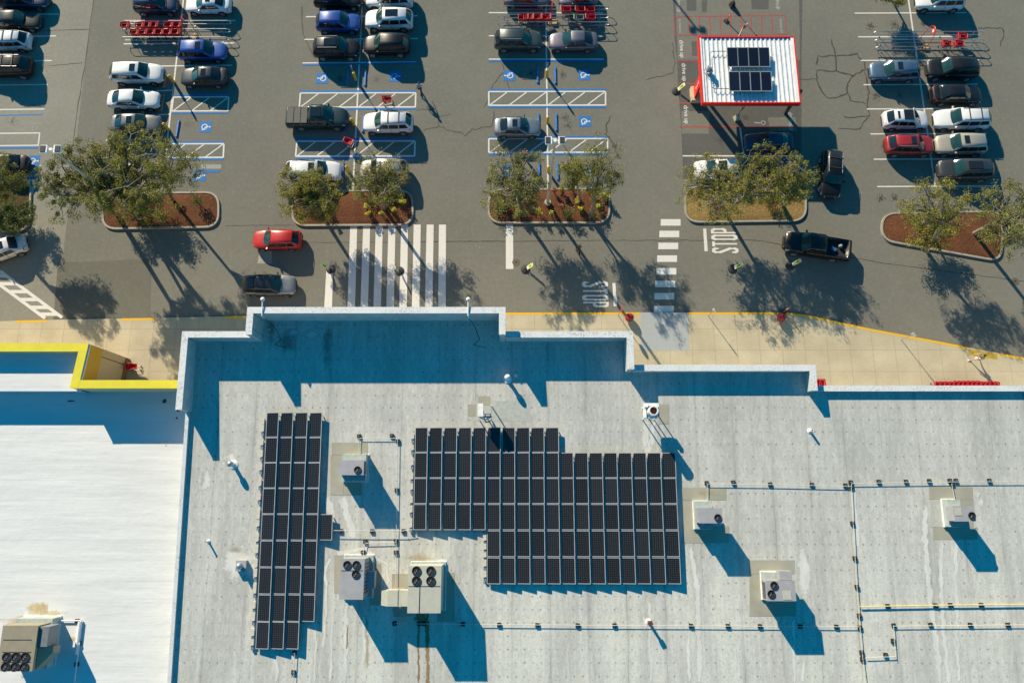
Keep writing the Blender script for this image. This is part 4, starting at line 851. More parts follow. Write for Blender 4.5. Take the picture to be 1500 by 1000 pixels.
def car(kind,loc,rz,L,Wd,col,label,name='parked_car',group='cars in the car park',sun=0,rails=False,bars=0,roofcol=None,green=True,hs=1.0,tonneau=False,cat='car',blackroof=0):
    cw,rf,rr_,rb,nz,cz,dz,tz,H,wr=SPEC[kind]; H*=hs
    w=Wd/2; X=lambda tt: L/2-tt*L
    u=empty(name,loc,label,cat,group,rz); pm=PAINTS[col]; pr=PAINTS[roofcol] if roofcol else pm
    zb=.24 if kind in('sedan','hatch') else .32
    # lower body
    st=[(0,.58,.50),(.012,.70,.78),(.045,.85,.93),(.11,.955,1.0),(.2,1,1),(cw,1,1),(.42,1,1),(.6,1,1),(.8,1,1),(.9,.965,1),(.965,.895,.97),(.99,.79,.86),(1,.68,.6)]
    def topz(tt):
        if tt<cw: f=tt/cw; return nz+(cz-nz)*(f**.6)
        if tt<rb: f=(tt-cw)/(rb-cw); return cz+(dz-cz)*f
        f=(tt-rb)/(1-rb); return dz+(tz-dz)*f
    m=MB(); m.smooth=True; ring=[]
    bed=(kind=='pickup')
    sts=list(st)
    if bed: sts=[s for s in st if s[0]<.61]+[(.632,1,1),(.64,1,1),(.8,1,1),(.95,.985,1),(.962,.98,1),(1,.96,.96)]
    for tt,wf,hf in sts:
        ww=w*wf; ct=topz(tt)*(.55+.45*hf) if not bed or tt<.1 else topz(tt); sh=ct-.05
        fl=None
        if bed and .635<tt<.96: fl=.72
        half=[(0,zb),(ww*.82,zb),(ww*.955,zb+.1),(ww,zb+(sh-zb)*.42),(ww*.985,zb+(sh-zb)*.80),(ww*.93,sh+.01)]
        half+= [(ww*.86,ct),(ww*.845,fl),(0,fl)] if fl else [(ww*.80,ct),(ww*.45,ct+.025),(0,ct+.03)]
        x=X(tt); ring.append([(x,y,z) for y,z in half]+[(x,-y,z) for y,z in half[-2:0:-1]])
    n=len(ring[0]); vs=[p for r in ring for p in r]; fs=[]
    for k in range(len(ring)-1):
        for i in range(n): j=(i+1)%n; fs.append([k*n+i,(k+1)*n+i,(k+1)*n+j,k*n+j])
    fs.append(list(range(n))); fs.append([(len(ring)-1)*n+i for i in range(n)][::-1])
    m.add(vs,fs)
    # greenhouse shell
    wb,wt=w*.93,w*.74
    pr_=[(cw,0),(cw+(rf-cw)*.5,.54),(rf,.965),((rf+rr_)/2,1.0),(rr_,.955),(rr_+(rb-rr_)*.5,.50),(rb,0)]
    tp=(lambda t_:1-.15*max(0,(t_-.55)/.45)**1.4-.06*max(0,(.42-t_)/.17)**1.3) if kind!='pickup' else (lambda t_:1.0)
    rg=[]
    for tt,k in pr_:
        bz=topz(tt)-.03; ht=bz+.03+(H-bz)*k; x=X(tt); mid=bz+(ht-bz)*.55
        wbt=wb*tp(tt); wk=wbt+(wt*tp(tt)-wbt)*k
        wmid=wbt+(wk-wbt)*.5+.02*k
        half=[(0,bz),(wbt,bz),(wmid,mid),(wk,ht-.11*k),(wk*.90,ht-.025*k),(wk*.5,ht+.012*k),(0,ht+.018*k)]
        rg.append([(x,y,z) for y,z in half]+[(x,-y,z) for y,z in half[-2:0:-1]])
    n2=len(rg[0]); vs=[p for r in rg for p in r]; fs=[]
    for k in range(len(rg)-1):
        for i in range(n2): j=(i+1)%n2; fs.append([k*n2+i,(k+1)*n2+i,(k+1)*n2+j,k*n2+j])
    fs.append(list(range(n2))); fs.append([(len(rg)-1)*n2+i for i in range(n2)][::-1])
    m.cur=1; m.add(vs,fs)
    # wheel arches and lower trim
    m.smooth=False; m.cur=2
    wx=[X(.185),X(.80 if kind!='pickup' else .775)]
    for x in wx:
        for s in (-1,1): m.tube((x,s*(w-.30),wr),(x,s*(w+.004),wr),wr+.07,n=18)
    for s in (-1,1): m.box(((wx[0]+wx[1])/2,s*(w*.955),zb+.05),(wx[0]-wx[1]-wr*2-.1,.06,.12))
    m.box((X(.006),0,zb+.17),(.10,w*1.05,.20)); m.box((X(.993),0,zb+.12),(.08,w*1.2,.18))
    for tt in ((.345,.56) if kind!='pickup' else (.33,.46,.585))+((.735,) if kind not in('pickup',) else ()):
        for s in (-1,1): m.box((X(tt+.01),s*(w*.998),(zb+topz(tt))/2+.04),(.018,.03,topz(tt)-zb-.16))
    b=m.build('body',[pm,pr,TRIM],u)
    # glass
    gl=GLASSG if green else GLASS
    def pane(nm,t0,k0,t1,k1,inset,mat,u0=.08,u1=.94,off=.03):
        z=lambda tt,k: topz(tt)+(H-topz(tt)+.03)*k
        x0_,z0_,x1_,z1_=X(t0),z(t0,k0),X(t1),z(t1,k1)
        d=Vector((x1_-x0_,0,z1_-z0_)); nn=Vector((-d.z,0,d.x)).normalized(); nn=nn if nn.z>0 else -nn
        mm=MB(); mm.smooth=True; rows=[]
        for i in range(4):
            f=u0+(u1-u0)*i/3; kk=k0+(k1-k0)*f; hw=(wb+(wt-wb)*kk)*.90*tp(t0+(t1-t0)*f)-inset; rw=[]
            for j in range(7):
                s=-1+2*j/6; cv=.06*(1-s*s); p=Vector((x0_,0,z0_))+d*f+nn*(off+cv*.5)+Vector(((.13 if t0<t1 else -.07)*(1-s*s)*(1-f),0,.03*(1-s*s)*(1-f))); rw.append((p.x,s*hw,p.z))
            rows.append(rw)
        vs=[p for r in rows for p in r]; fs=[[i*7+j,i*7+j+1,(i+1)*7+j+1,(i+1)*7+j] for i in range(3) for j in range(6)]
        mm.add(vs,fs); return mm.build(nm,mat,u)
    pane('windshield',cw,0,rf,.965,.02,gl)
    pane('rear_window',rb,0,rr_,.955,.05,GLASS,.12,.92)
    # side glass
    bz=topz(.5); 
    def side(t0,t1,s,lean0=0,lean1=0):
        mm=MB(); ks=(.13,.52,.88); pts=[]
        for k in ks:
            y=wb+((wb+(wt-wb))-wb)*k*.92; z=bz+(H-bz)*k*.93
            for q_ in (t0+lean0*k,t1+lean1*k): pts.append((X(q_),s*(y*tp(q_)+.035),z))
        mm.add(pts,[[0,1,3,2],[2,3,5,4]]); mm.build('side_window',GLASS,u)
    for s in (-1,1):
        a=cw+.05; l0=(rf-cw)*.80
        if kind=='pickup': side(a,.445,s,l0,.0); side(.46,.575,s,0,.0)
        else:
            side(a,.53,s,l0,0); 
            if kind=='sedan': side(.545,.80,s,0,-(.80-rr_)*.9)
            else: side(.545,.73,s,0,0); side(.745,rb-.045,s,0,(rr_-rb)*.55)
    if sun:
        mm=MB(); l=.10*L if sun==1 else (.26*L if sun==2 else .17*L); xx=X(rf)-.24-l/2; mm.box((xx,0,H+.052),(l,w*(.78 if sun<3 else 1.0),.02)); mm.build('sunroof',GLASS,u)
    if blackroof:
        mm=MB(); mm.box((X(rf+(rr_-rf)*.28),0,H+.052),((rr_-rf)*L*.50,w*1.18,.02)); mm.build('roof_panel',GLASS,u); mm=MB(); mm.box((X(rf+(rr_-rf)*.80),0,H+.045),((rr_-rf)*L*.12,w*.8,.02)); mm.build('roof_panel',GLASS,u)
    if rails:
        for s in (-1,1):
            mm=MB(); z=H-.0; mm.tube((X(rf)-.15,s*wt*.86,z+.04),(X(rr_)+.1,s*wt*.86,z+.03),.025); mm.build('roof_rail',TRIM if col in('white','pearl','silver') else GALV,u)
    for k in range(bars):
        mm=MB(); xx=X(rf)+(X(rr_)-X(rf))*((k+.6)/(bars+.2)); mm.box((xx,0,H+.07),(.07,wt*1.75,.04)); mm.build('cross_bar',TRIM,u)
    # lights, mirrors, grille
    for s in (-1,1):
        mm=MB(); z=nz*.86; mm.hexa([(X(.0)-.03,s*w*.50,z-.10),(X(.055),s*w*.89,z-.08),(X(.075),s*w*.90,z+.07),(X(.03),s*w*.50,z+.04)],[(X(.0)+.035,s*w*.50,z-.08),(X(.045),s*w*.90,z-.04),(X(.085),s*w*.925,z+.13),(X(.03)+.01,s*w*.5,z+.12)]); mm.build('headlight',HEADL,u)
        mm=MB(); z=tz*.86; mm.hexa([(X(1)+.02,s*w*.52,z-.1),(X(.955),s*w*.90,z-.1),(X(.95),s*w*.90,z+.12),(X(.985),s*w*.6,z+.12)],[(X(1)-.03,s*w*.52,z-.08),(X(.955),s*w*.935,z-.06),(X(.935),s*w*.945,z+.14),(X(.985),s*w*.55,z+.15)]); mm.build('tail_light',TAILL,u)
        mm=MB(); mm.hexa([(X(cw+.045),s*wb,cz-.02),(X(cw+.075),s*wb,cz-.02),(X(cw+.07),s*(w+.17),cz+.02),(X(cw+.045),s*(w+.17),cz+.02)],[(X(cw+.045),s*wb,cz+.05),(X(cw+.07),s*wb,cz+.07),(X(cw+.07),s*(w+.17),cz+.16),(X(cw+.045),s*(w+.17),cz+.15)]); mm.build('side_mirror',pm,u)
    mm=MB(); mm.box((X(.004),0,nz*.70),(.09,w*.8,nz*.22)); mm.build('grille',TRIM,u)
    for x in wx:
        for s in (-1,1):
            mm=MB(); mm.tube((x,s*(w-.2),wr),(x,s*(w+.025),wr),wr,n=18); wl_=mm.build('wheel',TYRE,u)
            mm=MB(); mm.tube((x,s*(w-.1),wr),(x,s*(w+.035),wr),wr*.66,n=12); 
            for k in range(5): a=k*1.2566; mm.box((x+math.cos(a)*wr*.36,s*(w+.036),wr+math.sin(a)*wr*.36),(wr*.12,.02,wr*.12))
            mm.build('rim',RIM if kind!='suv' or col!='black' else GALV,wl_)
    if tonneau:
        for k in range(3):
            mm=MB(); a=X(.64)-.03; ln=(X(.64)-X(.975))/3; mm.box((a-ln*(k+.5),0,1.235),(ln-.06,w*1.62,.05)); mm.build('bed_cover',M('bed_cover_vinyl',(.06,.062,.058),.7),u)
    elif bed:
        mm=MB(); mm.box((X(.80),0,.735),(X(.64)-X(.955),w*1.6,.02)); mm.build('bed_liner',BLACK,u)
    return u
def carpx(kind,x0,x1,cy,face,col,label,W=None,**k):
    z=.72 if kind in('suv','pickup','wagon') else .6
    a,b=P(x0,cy,z),P(x1,cy,z); c=(a+b)/2; L=(b-a).length; W=W or {'sedan':1.82,'hatch':1.78,'suv':1.93,'wagon':1.86,'pickup':2.0}[kind]
    return car(kind,(c.x,c.y,0),0 if face>0 else math.pi,L,W,col,label,**k)
C=carpx
C('suv',-5,71,-1,1,'navy','navy SUV at the top left corner, partly out of frame',rails=True)
C('sedan',-14,60,31,1,'green_black','dark green black sedan above the white hatchback on the left edge')
C('hatch',-24,46,61,-1,'white','white hatchback with black roof bars parked on the left edge',rails=True,bars=2,green=False,hs=1.04)
C('suv',-26,47,98,-1,'brown_black','brown black SUV with roof rails below the white hatchback, left edge',rails=True,bars=2,green=False)
C('sedan',-32,42,241,-1,'black','black sedan under the tree at the left edge near blue accessible bay',green=False)
C('suv',197,260,6,1,'navy','dark navy SUV above the left cart corral, cut by the top edge',sun=1)
C('suv',163,239,108,1,'white','white SUV with small sunroof below the left cart corral',sun=1)
C('sedan',159,234,146.5,1,'white','white sedan between the white SUV and the grey sedan')
C('sedan',163,236,182,1,'grey','grey sedan with sunroof just above the large left tree',sun=1)
C('sedan',272,339,7,-1,'white','white sedan with sunroof at the top edge right of left corral',sun=1)
C('wagon',261,332,75,1,'blue','deep blue crossover beside the left cart corral',sun=1)
C('sedan',265,333,113,-1,'dark_grey','dark grey sedan below the blue crossover by a yellow bollard',sun=1)
C('suv',460,531,-2,1,'black','black SUV cut by the top edge above the blue compact SUV',rails=True)
C('wagon',463,527,33,1,'blue','bright blue compact SUV nose to nose with a white SUV')
C('suv',459,526,71,1,'black','black SUV with roof rails below the bright blue compact SUV',rails=True,sun=2)
C('pickup',421,510,173,1,'teal','dark teal pickup truck with covered bed beside hatched bay',tonneau=True,sun=3,cat='pickup truck',name='pickup_truck')
C('suv',419,500,251,1,'white','white SUV with sunroof half under the second island trees, left one',sun=1,rails=True)
C('suv',536,605,-2,-1,'white','white SUV cut by the top edge above the black glass roof SUV')
C('suv',535,605,29,-1,'white','white SUV with large black sunroof facing the bright blue SUV',sun=2)
C('suv',533,600,66,-1,'black','black SUV facing left, nose to nose with another black SUV')
C('suv',532,605,180,-1,'white','white SUV with roof rack opposite the teal pickup',rails=True,bars=2,green=True)
C('suv',527,597,249,-1,'beige','pale SUV mottled by shade under the second island trees',green=False)
C('sedan',738,805,-3,1,'purple_grey','purple grey car cut by the top edge left of the red hoop sign')
C('suv',724,794,59,1,'green_grey','green grey SUV with roof rails below the middle cart corral',rails=True)
C('sedan',724,792,187,1,'blue_silver','blue grey sedan with sunroof above the middle island trees',sun=1)
C('sedan',818,875,-3,-1,'purple_grey','purple grey car cut by the top edge right of the red hoop sign')
C('sedan',804,875,61,-1,'purple_grey','purple grey sedan facing left below the middle cart corral')
C('sedan',1090,1161,209,-1,'navy','dark navy sedan in the shade just below the pickup canopy',green=False)
C('wagon',1016,1086,249,-1,'white','white car half hidden by the fourth island trees',sun=3)
C('wagon',1274,1346,104.5,-1,'steel_blue','steel blue crossover below the right cart corral',sun=1)
C('hatch',1293,1359,176,1,'pearl','white hatchback with black glass roof beside the white SUV with bars',blackroof=1,hs=1.05)
C('wagon',1297,1368,212.5,1,'maroon','dark red crossover below the white hatchback with black roof',rails=True,sun=1)
C('suv',1341,1411,1,-1,'white','white SUV cut by the top edge above the right cart corral')
C('suv',1357,1432,101,-1,'black','large black SUV beside the red carts of the right corral')
C('sedan',1364,1438,139,1,'black','black sedan between the black SUV and the white SUV with bars')
C('suv',1368,1449,175,-1,'white','white SUV with two black cross bars, right hand row',bars=2,rails=True)
C('suv',1370,1444,212,-1,'beige','beige SUV with sunroof, right hand row',sun=1)
C('suv',1374,1453,249,-1,'dark_grey','dark grey SUV with large sunroof, last of the right hand row',sun=2)
C('hatch',371,442,351.5,-1,'red','bright red hatchback driving left past the crosswalk',name='moving_car',group='cars on the drive',green=True)
C('wagon',356,433,417.5,1,'silver','silver grey crossover with black roof driving right beside the tall coping',name='moving_car',group='cars on the drive',bars=2,roofcol='dark_grey',rails=True)
def carv(kind,p0,p1,col,label,z=.6,**k):
    a,b=P(*p0,z),P(*p1,z); c=(a+b)/2; d=b-a
    return car(kind,(c.x,c.y,0),math.atan2(d.y,d.x),d.length,{'pickup':2.02,'suv':1.95,'sedan':1.82,'wagon':1.86,'hatch':1.8}[kind],col,label,**k)
bp=carv('pickup',(1244,368),(1148,353),'black','black pickup truck with blue bag in open bed turning on the drive',.75,name='pickup_truck',cat='pickup truck',group='cars on the drive')
carv('suv',(1219,221),(1216,289),'black','black SUV facing down beside the fourth island',.75,rails=True,bars=2,name='moving_car',group='cars on the drive')
carv('sedan',(38,354),(-26,377),'pearl','white sedan turning at the far left beside white chevrons',.6,name='moving_car',group='cars on the drive',sun=1)
q=P(1221,365,.85); m=MB(); m.box((0,0,.1),(.55,.36,.2),.0,.8); o=m.build('bag',M('blue_fabric',(.02,.10,.26),.8),loc=(q.x,q.y,.75),rz=-.5); tag(o,'blue bag lying in the bed of the black pickup','bag')
q=P(1231,361,.85); m=MB(); m.smooth=True; m.lathe([(.12,0),(.2,.12),(.16,.28),(.05,.36)],n=10); o=m.build('sack',M('grey_sack',(.22,.22,.21),.8),loc=(q.x,q.y,.75)); tag(o,'small grey sack in the bed of the black pickup','sack')

# ------------------------------------------------------------------ shopping carts and corrals
def make_cart(loc,rz,label,group,plastic=REDPL):
    u=empty('shopping_cart',loc,label,'shopping cart',group,rz)
    m=MB(); x0,x1=-.42,.46; a,b=.20,.27; z0,z1=.52,.98; th=.02
    B=[(x1-.10,-a,z0+.08),(x1-.10,a,z0+.08),(x0+.05,b*.9,z0),(x0+.05,-b*.9,z0)]; T=[(x1,-a-.03,z1-.06),(x1,a+.03,z1-.06),(x0,b+.03,z1),(x0,-b-.03,z1)]
    m.poly(B)
    for i in range(4):
        j=(i+1)%4
        def L3(p,q,f): return tuple(p[k]+(q[k]-p[k])*f for k in range(3))
        for f0,f1 in ((0,.42),(.52,1.0)): m.poly([L3(B[i],T[i],f0),L3(B[j],T[j],f0),L3(B[j],T[j],f1),L3(B[i],T[i],f1)])
        m.tube(T[i],T[j],.022,n=6)
    m.build('basket',plastic,u)
    m=MB(); m.box((x0+.16,0,.86),(.03,.46,.2)); m.box((x0+.24,0,.80),(.18,.44,.02)); m.build('child_seat',plastic,u)
    m=MB(); m.tube((x0-.10,-.27,1.03),(x0-.10,.27,1.03),.026); m.tube((x0-.10,-.27,1.03),(x0,-.27,.96),.02); m.tube((x0-.10,.27,1.03),(x0,.27,.96),.02); m.build('handle',plastic,u)
    m=MB()
    for s in (-1,1): m.path([(x0+.02,s*.25,.9),(x0+.08,s*.25,.22),(x1-.05,s*.17,.2)],.016); m.tube((x0+.1,s*.24,.5),(x1-.12,s*.18,.54),.014)
    m.tube((x1-.05,-.17,.2),(x1-.05,.17,.2),.016); m.tube((x0+.08,-.25,.22),(x0+.08,.25,.22),.016); m.build('frame',GALV,u)
    for x,s in ((x0+.08,.25),(x0+.08,-.25),(x1-.05,.17),(x1-.05,-.17)):
        m=MB(); m.tube((x,s-.02,.075),(x,s+.02,.075),.07,n=10); m.build('wheel',BLACK,u)
    return u
CART=[None]
def cart(px,py,deg,label,group,z=0.0,gz=.75):
    q=P(px,py,gz+z); l=(q.x,q.y,z)
    if CART[0] is None: CART[0]=make_cart(l,R(deg),label,group); return CART[0]
    return dup(CART[0],l,R(deg),label,group)
for i,x in enumerate((184,206,216,226,248,260)): cart(x,37.5,180,f'red shopping cart, {ORD[i]} from the left in upper line of the left corral','carts in the left corral')
for i,x in enumerate((198,210,222,234,246,258)): cart(x,48,180,f'red shopping cart, {ORD[i]} from the left in lower line of the left corral','carts in the left corral')
for i,x in enumerate((766,774,786,799)): cart(x,26.5,180,f'red shopping cart, {ORD[i]} from the left on the left side of the middle corral','carts in the middle corral')
for i,x in enumerate((829,850,864)): cart(x,15,0,f'red shopping cart, {ORD[i]} from the left in upper right of the middle corral','carts in the middle corral')
cart(865,26,0,'single red shopping cart at lower right of the middle corral','carts in the middle corral')
GRC=M('grey_plastic',(.20,.22,.21),.5)
q=P(848,27,.75); gc=make_cart((q.x,q.y,0),0,'grey wire shopping cart with a green handle in the middle corral','carts in the middle corral',GRC)
for k in gc.children:
    if k.name.startswith('handle'): k.data.materials[0]=M('green_plastic',(.08,.5,.06),.4)
for x,y,l in ((1409,54,'upper one, nearest the right end'),(1386,65,'lower left one'),(1404,65,'lower right one')): cart(x,y,0,'red shopping cart in the right corral, '+l,'carts in the right corral')
cart(567,146,8,'red shopping cart left alone on the hatched bay above white SUV','loose shopping carts',gz=.7); cart(510.5,208,155,'red shopping cart left alone on the hatched bay below teal pickup','loose shopping carts',gz=.7)
cart(194,537,0,'red shopping cart on the sidewalk beside the yellow topped wall','loose shopping carts',KH,.7)
for i,x in enumerate((1200,1207)): cart(x-4,563.5,90,f'red shopping cart by the stepped wall corner, {ORD[i]} from the left','carts against the store front',KH,.6)
for i in range(14): cart(1371+i*6.6,567.2-(.9 if 3<i<10 else 0),80,f'red shopping cart nested in the long row along the store front, {ORD[i]} from the left','carts against the store front',KH,.6)
def corral(pa,pb,rows,label,hoop):
    a,b=P(pa,rows[0],.0),P(pb,rows[0],.0); L=b.x-a.x; ys=[P((pa+pb)/2,r,.8).y for r in rows]; cy=sum(ys)/len(ys); cx=(a.x+b.x)/2
    u=empty('cart_corral',(cx,cy,0),label,'cart corral','cart corrals of the car park')
    for y in ys:
        y-=cy; m=MB()
        for z in (.35,.85): m.tube((-L/2+.15,y,z),(L/2-.25,y,z),.028)
        m.path([(-L/2+.15,y,.35),(-L/2,y,.5),(-L/2,y,.7),(-L/2+.15,y,.85)],.028); m.path([(L/2-.25,y,.35),(L/2,y,.45),(L/2,y,.75),(L/2-.25,y,.85)],.028); m.build('rail',GALV,u)
        for k in range(4):
            x=-L*.42+L*.84*k/3; m=MB(); m.tube((x,y,0),(x,y,.85),.03); m.box((x,y,.02),(.14,.14,.03)); m.build('post',GALV,u)
    hx=P(hoop,rows[0],1.0).x-cx; m=MB(); pts=[]
    for k in range(17):
        t=math.pi*k/16; pts.append((hx,math.cos(t)*.75+(ys[0]-cy)-.8,.9+1.5*math.sin(t)**.8))
    m.path(pts,.035); m.tube((hx,pts[0][1],0),pts[0],.035); m.tube((hx,pts[-1][1],0),pts[-1],.035); h=m.build('sign_hoop',RED,u)
    m=MB(); m.box((hx,pts[8][1],2.05),(.03,.5,.5)); m.build('sign_plate',RED,h)
    m=MB(); m.tube((hx-.022,pts[8][1],2.05),(hx+.022,pts[8][1],2.05),.15,n=14); m.build('round_emblem',WHITEM,h)
    m=MB(); m.box((hx+.3,(ys[-1]-cy)*.4,.12),(.5,.5,.18)); m.build('foot_block',M('tan_wood',(.45,.28,.10),.8),h)
corral(188,342,(31,43,55),'left cart corral of steel rails filled with red carts',276)
corral(730,890,(9.5,22,33),'middle cart corral of steel rails with carts on both sides',808)
corral(1274,1432,(47,58.5,69),'right cart corral of steel rails, mostly empty',1357)

# ------------------------------------------------------------------ trees and shrubs
def branch(m,p,q,r0,r1,bend=.15,n=6,k=4):
    p,q=Vector(p),Vector(q); L=(q-p).length; off=Vector((rng.uniform(-1,1),rng.uniform(-1,1),rng.uniform(-.3,.5)))*L*bend; prev=p; out=[p]
    for i in range(1,k+1):
        t=i/k; c=p.lerp(q,t)+off*math.sin(math.pi*t); m.tube(prev,c,r0+(r1-r0)*(i-1)/k,r0+(r1-r0)*t,n,False); prev=c; out.append(c)
    return out
def leafball(m,c,rad,n,size,flat=.75):
    for _ in range(n):
        d=Vector((rng.gauss(0,1),rng.gauss(0,1),rng.gauss(0,1)*flat)); d=d.normalized()*rad*(rng.random()**.45); p=c+d
        a=Vector((rng.gauss(0,1),rng.gauss(0,1),rng.gauss(0,.6))).normalized(); b=a.cross(Vector((rng.gauss(0,1),rng.gauss(0,1),rng.gauss(0,1)))).normalized(); s=size*rng.uniform(.6,1.3)
        m.poly([p-a*s,p+b*s*.42,p+a*s,p-b*s*.42])
def tree(base,crown,rad,h,label,leaf=LEAF,dens=1.0,nb=9,tr=.19,size=.072,group='trees on the planting islands',clump=.44,z0=.15):
    h*=1.2 if group!='low trees' else 1.0
    b=P(*base,z0); zc=h*(.78 if group!='low trees' else .7); c=P(crown[0],crown[1],zc)
    u=empty('tree',b,label,'tree',group)
    k=FPX/(CAMH-zc); rx,ry=rad[0]/k*1.2,rad[1]/k*1.3; rz=h*.215
    co=Vector((c.x-b.x,c.y-b.y,zc-z0))
    nb=int(nb*1.3)
    m=MB(); m.smooth=True; fork=Vector((co.x*.45,co.y*.45,h*.52)); branch(m,(0,0,-.1),fork,tr*1.25,tr*.85,.06,8,4)
    cl=MB(); tips=[]
    for i in range(nb):
        a=6.2832*(i+rng.uniform(-.3,.3))/nb; f=rng.uniform(.45,.8); e=co+Vector((rx*f*math.cos(a),ry*f*math.sin(a),rz*rng.uniform(-.55,.55)))
        pts=branch(m,fork+Vector((0,0,rng.uniform(-.3,.2))),e,tr*.5,tr*.18,.14,6,5)
        for s in range(9):
            st=pts[rng.randint(2,5)]; d=Vector((rng.gauss(0,1)*rx,rng.gauss(0,1)*ry,rng.gauss(0,.7)*rz)); e2=st+d*.36
            q=e2-co; v=math.sqrt((q.x/rx)**2+(q.y/ry)**2+(q.z/(rz*1.1))**2)
            if v>1: e2=co+q/v*rng.uniform(.82,1.06)
            p2=branch(m,st,e2,tr*.16,tr*.05,.2,4,3); tips+= [(e2,1.0),(p2[2],.8)]
    e=co+Vector((0,0,rz*.6)); branch(m,fork,e,tr*.5,tr*.2,.1,6,4); tips.append((e,1.0))
    tk=m.build('trunk',BARK,u)
    for p,s in tips:
        if rng.random()<.12: continue
        leafball(cl,p,clump*s*rng.uniform(.6,1.25),int(78*dens*rng.uniform(.3,1.5)),size)
    cl.build('crown',leaf,u); return u
T=tree
T((172,314),(122,268),(58,56),7.4,'large olive green tree spreading left from the left island',LEAF3,1.7,12,.20)
T((200,316),(190,246),(66,58),8.4,'biggest dense olive tree in the middle of the left island',LEAF2,1.75,14,.22)
T((250,290),(262,242),(34,34),6.6,'slender sparse tree at the accessible bay end of the left island',LEAF,.6,7,.12)
T((214,312),(205,300),(46,28),2.6,'low dark shade tree beneath the biggest olive tree',LEAF,1.0,9,.10,group='low trees')
T((470,312),(452,282),(50,40),4.6,'spreading tree on the left half of the second island',LEAF2,1.5,11,.15)
T((563,306),(556,262),(48,38),5.4,'thin branched tree on the right half of the second island',LEAF,.75,10,.15)
T((762,310),(750,262),(52,54),5.6,'wide tree on the left half of the middle island',LEAF3,1.1,11,.16)
T((864,318),(880,246),(34,44),6.4,'tall narrow tree at the right end of the middle island',LEAF,.8,8,.13)
T((848,300),(838,248),(19,24),5.2,'small slim tree between the lamp post and right tree',LEAF,.75,5,.09)
T((1058,303),(1048,272),(54,50),5.4,'tree over the white car on the left of the fourth island',LEAF2,.8,11,.16)
T((1148,303),(1130,258),(58,42),5.6,'wide tree with pale limbs on the right of the fourth island',LEAF2,1.1,15,.17)
T((1358,366),(1376,298),(54,34),6.0,'sparse tree leaning over the top of the right island',LEAF2,.72,10,.15)
T((1368,352),(1362,338),(34,26),3.0,'short tree at the bottom middle of the right island',LEAF2,.7,8,.10,group='low trees')
T((1427,342),(1488,318),(46,62),6.4,'grey green tree leaning to the right edge with a bare pale trunk',LEAF3,.9,11,.17)
T((-8,334),(-6,262),(34,32),6.0,'dark leafy tree at the far left edge above chevrons',LEAF,1.2,9,.15)
T((5,330),(18,316),(30,24),2.2,'low bushy tree on the far left island',SHRUBL,1.2,8,.08,group='low trees')
T((1301,-14),(1303,-4),(26,14),3.2,'tree top just entering at the top right edge',LEAF,1.0,6,.10,group='low trees',z0=.0)
def shrub(px,py,r,label,fl=None,leaf=SHRUBL,n=110,tall=.8,fn=14):
    q=P(px,py,.2); u=empty('shrub',(q.x,q.y,.12),label,'shrub','shrubs on the planting islands')
    m=MB()
    for k in range(5): a=k*1.26; m.tube((0,0,0),(math.cos(a)*r*.5,math.sin(a)*r*.5,tall*.7),.02,.008,4)
    m.build('stems',BARK,u)
    m=MB()
    for k in range(6): a=rng.random()*6.28; d=r*rng.uniform(.1,.75); leafball(m,Vector((d*math.cos(a),d*math.sin(a),tall*rng.uniform(.45,.8))),r*.48,n//6,.085)
    m.build('foliage',leaf,u)
    if fl:
        m=MB()
        for k in range(3): a=rng.random()*6.28; d=r*.5*rng.random(); leafball(m,Vector((d*math.cos(a),d*math.sin(a),tall*.92)),r*.42,fn*2,.09)
        m.build('flowers',fl,u)
for i,(x,y) in enumerate(((478,302),(483,314),(538,306),(541,316),(558,287),(566,296),(578,311),(560,315),(591,299),(563,282))): shrub(x,y,.42,f'yellow flowering shrub on the second island, {ORD[i%5]} of the {"left" if i<5 else "right"} clump',YELLOW,n=70)
xs3=((724,288),(735,300),(748,291),(757,306),(768,296),(759,314),(790,313),(807,315),(845,298),(850,310),(868,285),(880,282),(887,290),(876,305),(822,280),(838,278))
for i,(x,y) in enumerate(xs3): shrub(x,y,.45,f'yellow flowering shrub on the middle island, {ORD[i%8]} of the {"left" if i<8 else "right"} half',YELLOW,n=90)
for x,y,l in ((812,282,'pink flowering shrub beside the lamp post on the middle island'),(822,304,'pink flowering shrub below the lamp post on the middle island')): shrub(x,y,.4,l,PINKFL,n=60)
for i,(x,y) in enumerate(((734,290),(742,306),(752,284),(766,312),(775,286))): shrub(x,y,.6,f'low green bush on the left half of the middle island, {ORD[i]} from the left',None,n=170,tall=.8)
for i,(x,y) in enumerate(((448,288),(462,300),(545,296),(570,286),(584,296))): shrub(x,y,.6,f'low green bush on the second island, {ORD[i]} from the left',None,n=170,tall=.8)
shrub(833,314,.75,'dark green round bush at the kerb of the middle island',None,n=300,tall=1.1); shrub(870,316,.8,'low leafy bush at right end of the middle island',None,n=240,tall=.9); shrub(728,312,.9,'broad bush at left end of the middle island',None,n=240,tall=.9)
shrub(292,298,.95,'lone round green bush at the right end of the left island',None,n=340,tall=1.3)
shrub(268,302,.28,'tiny grey green plant near the lone round bush',None,LEAF3,40,.4)
shrub(22,318,.8,'leafy bush on the far left island, larger one',None,n=260); shrub(10,335,.6,'leafy bush on the far left island, smaller one',None,n=180)
REDLF=leafmat('reddish_leaves',(.16,.04,.025),(.24,.075,.04))
shrub(1047,300,.8,'reddish shrub under the left tree of the fourth island',None,REDLF,220,.7); shrub(1128,302,.9,'reddish shrub under the right tree of the fourth island',None,REDLF,260,.7); shrub(1142,308,.6,'green shrub at the foot of the right tree of the fourth island',None,n=160)

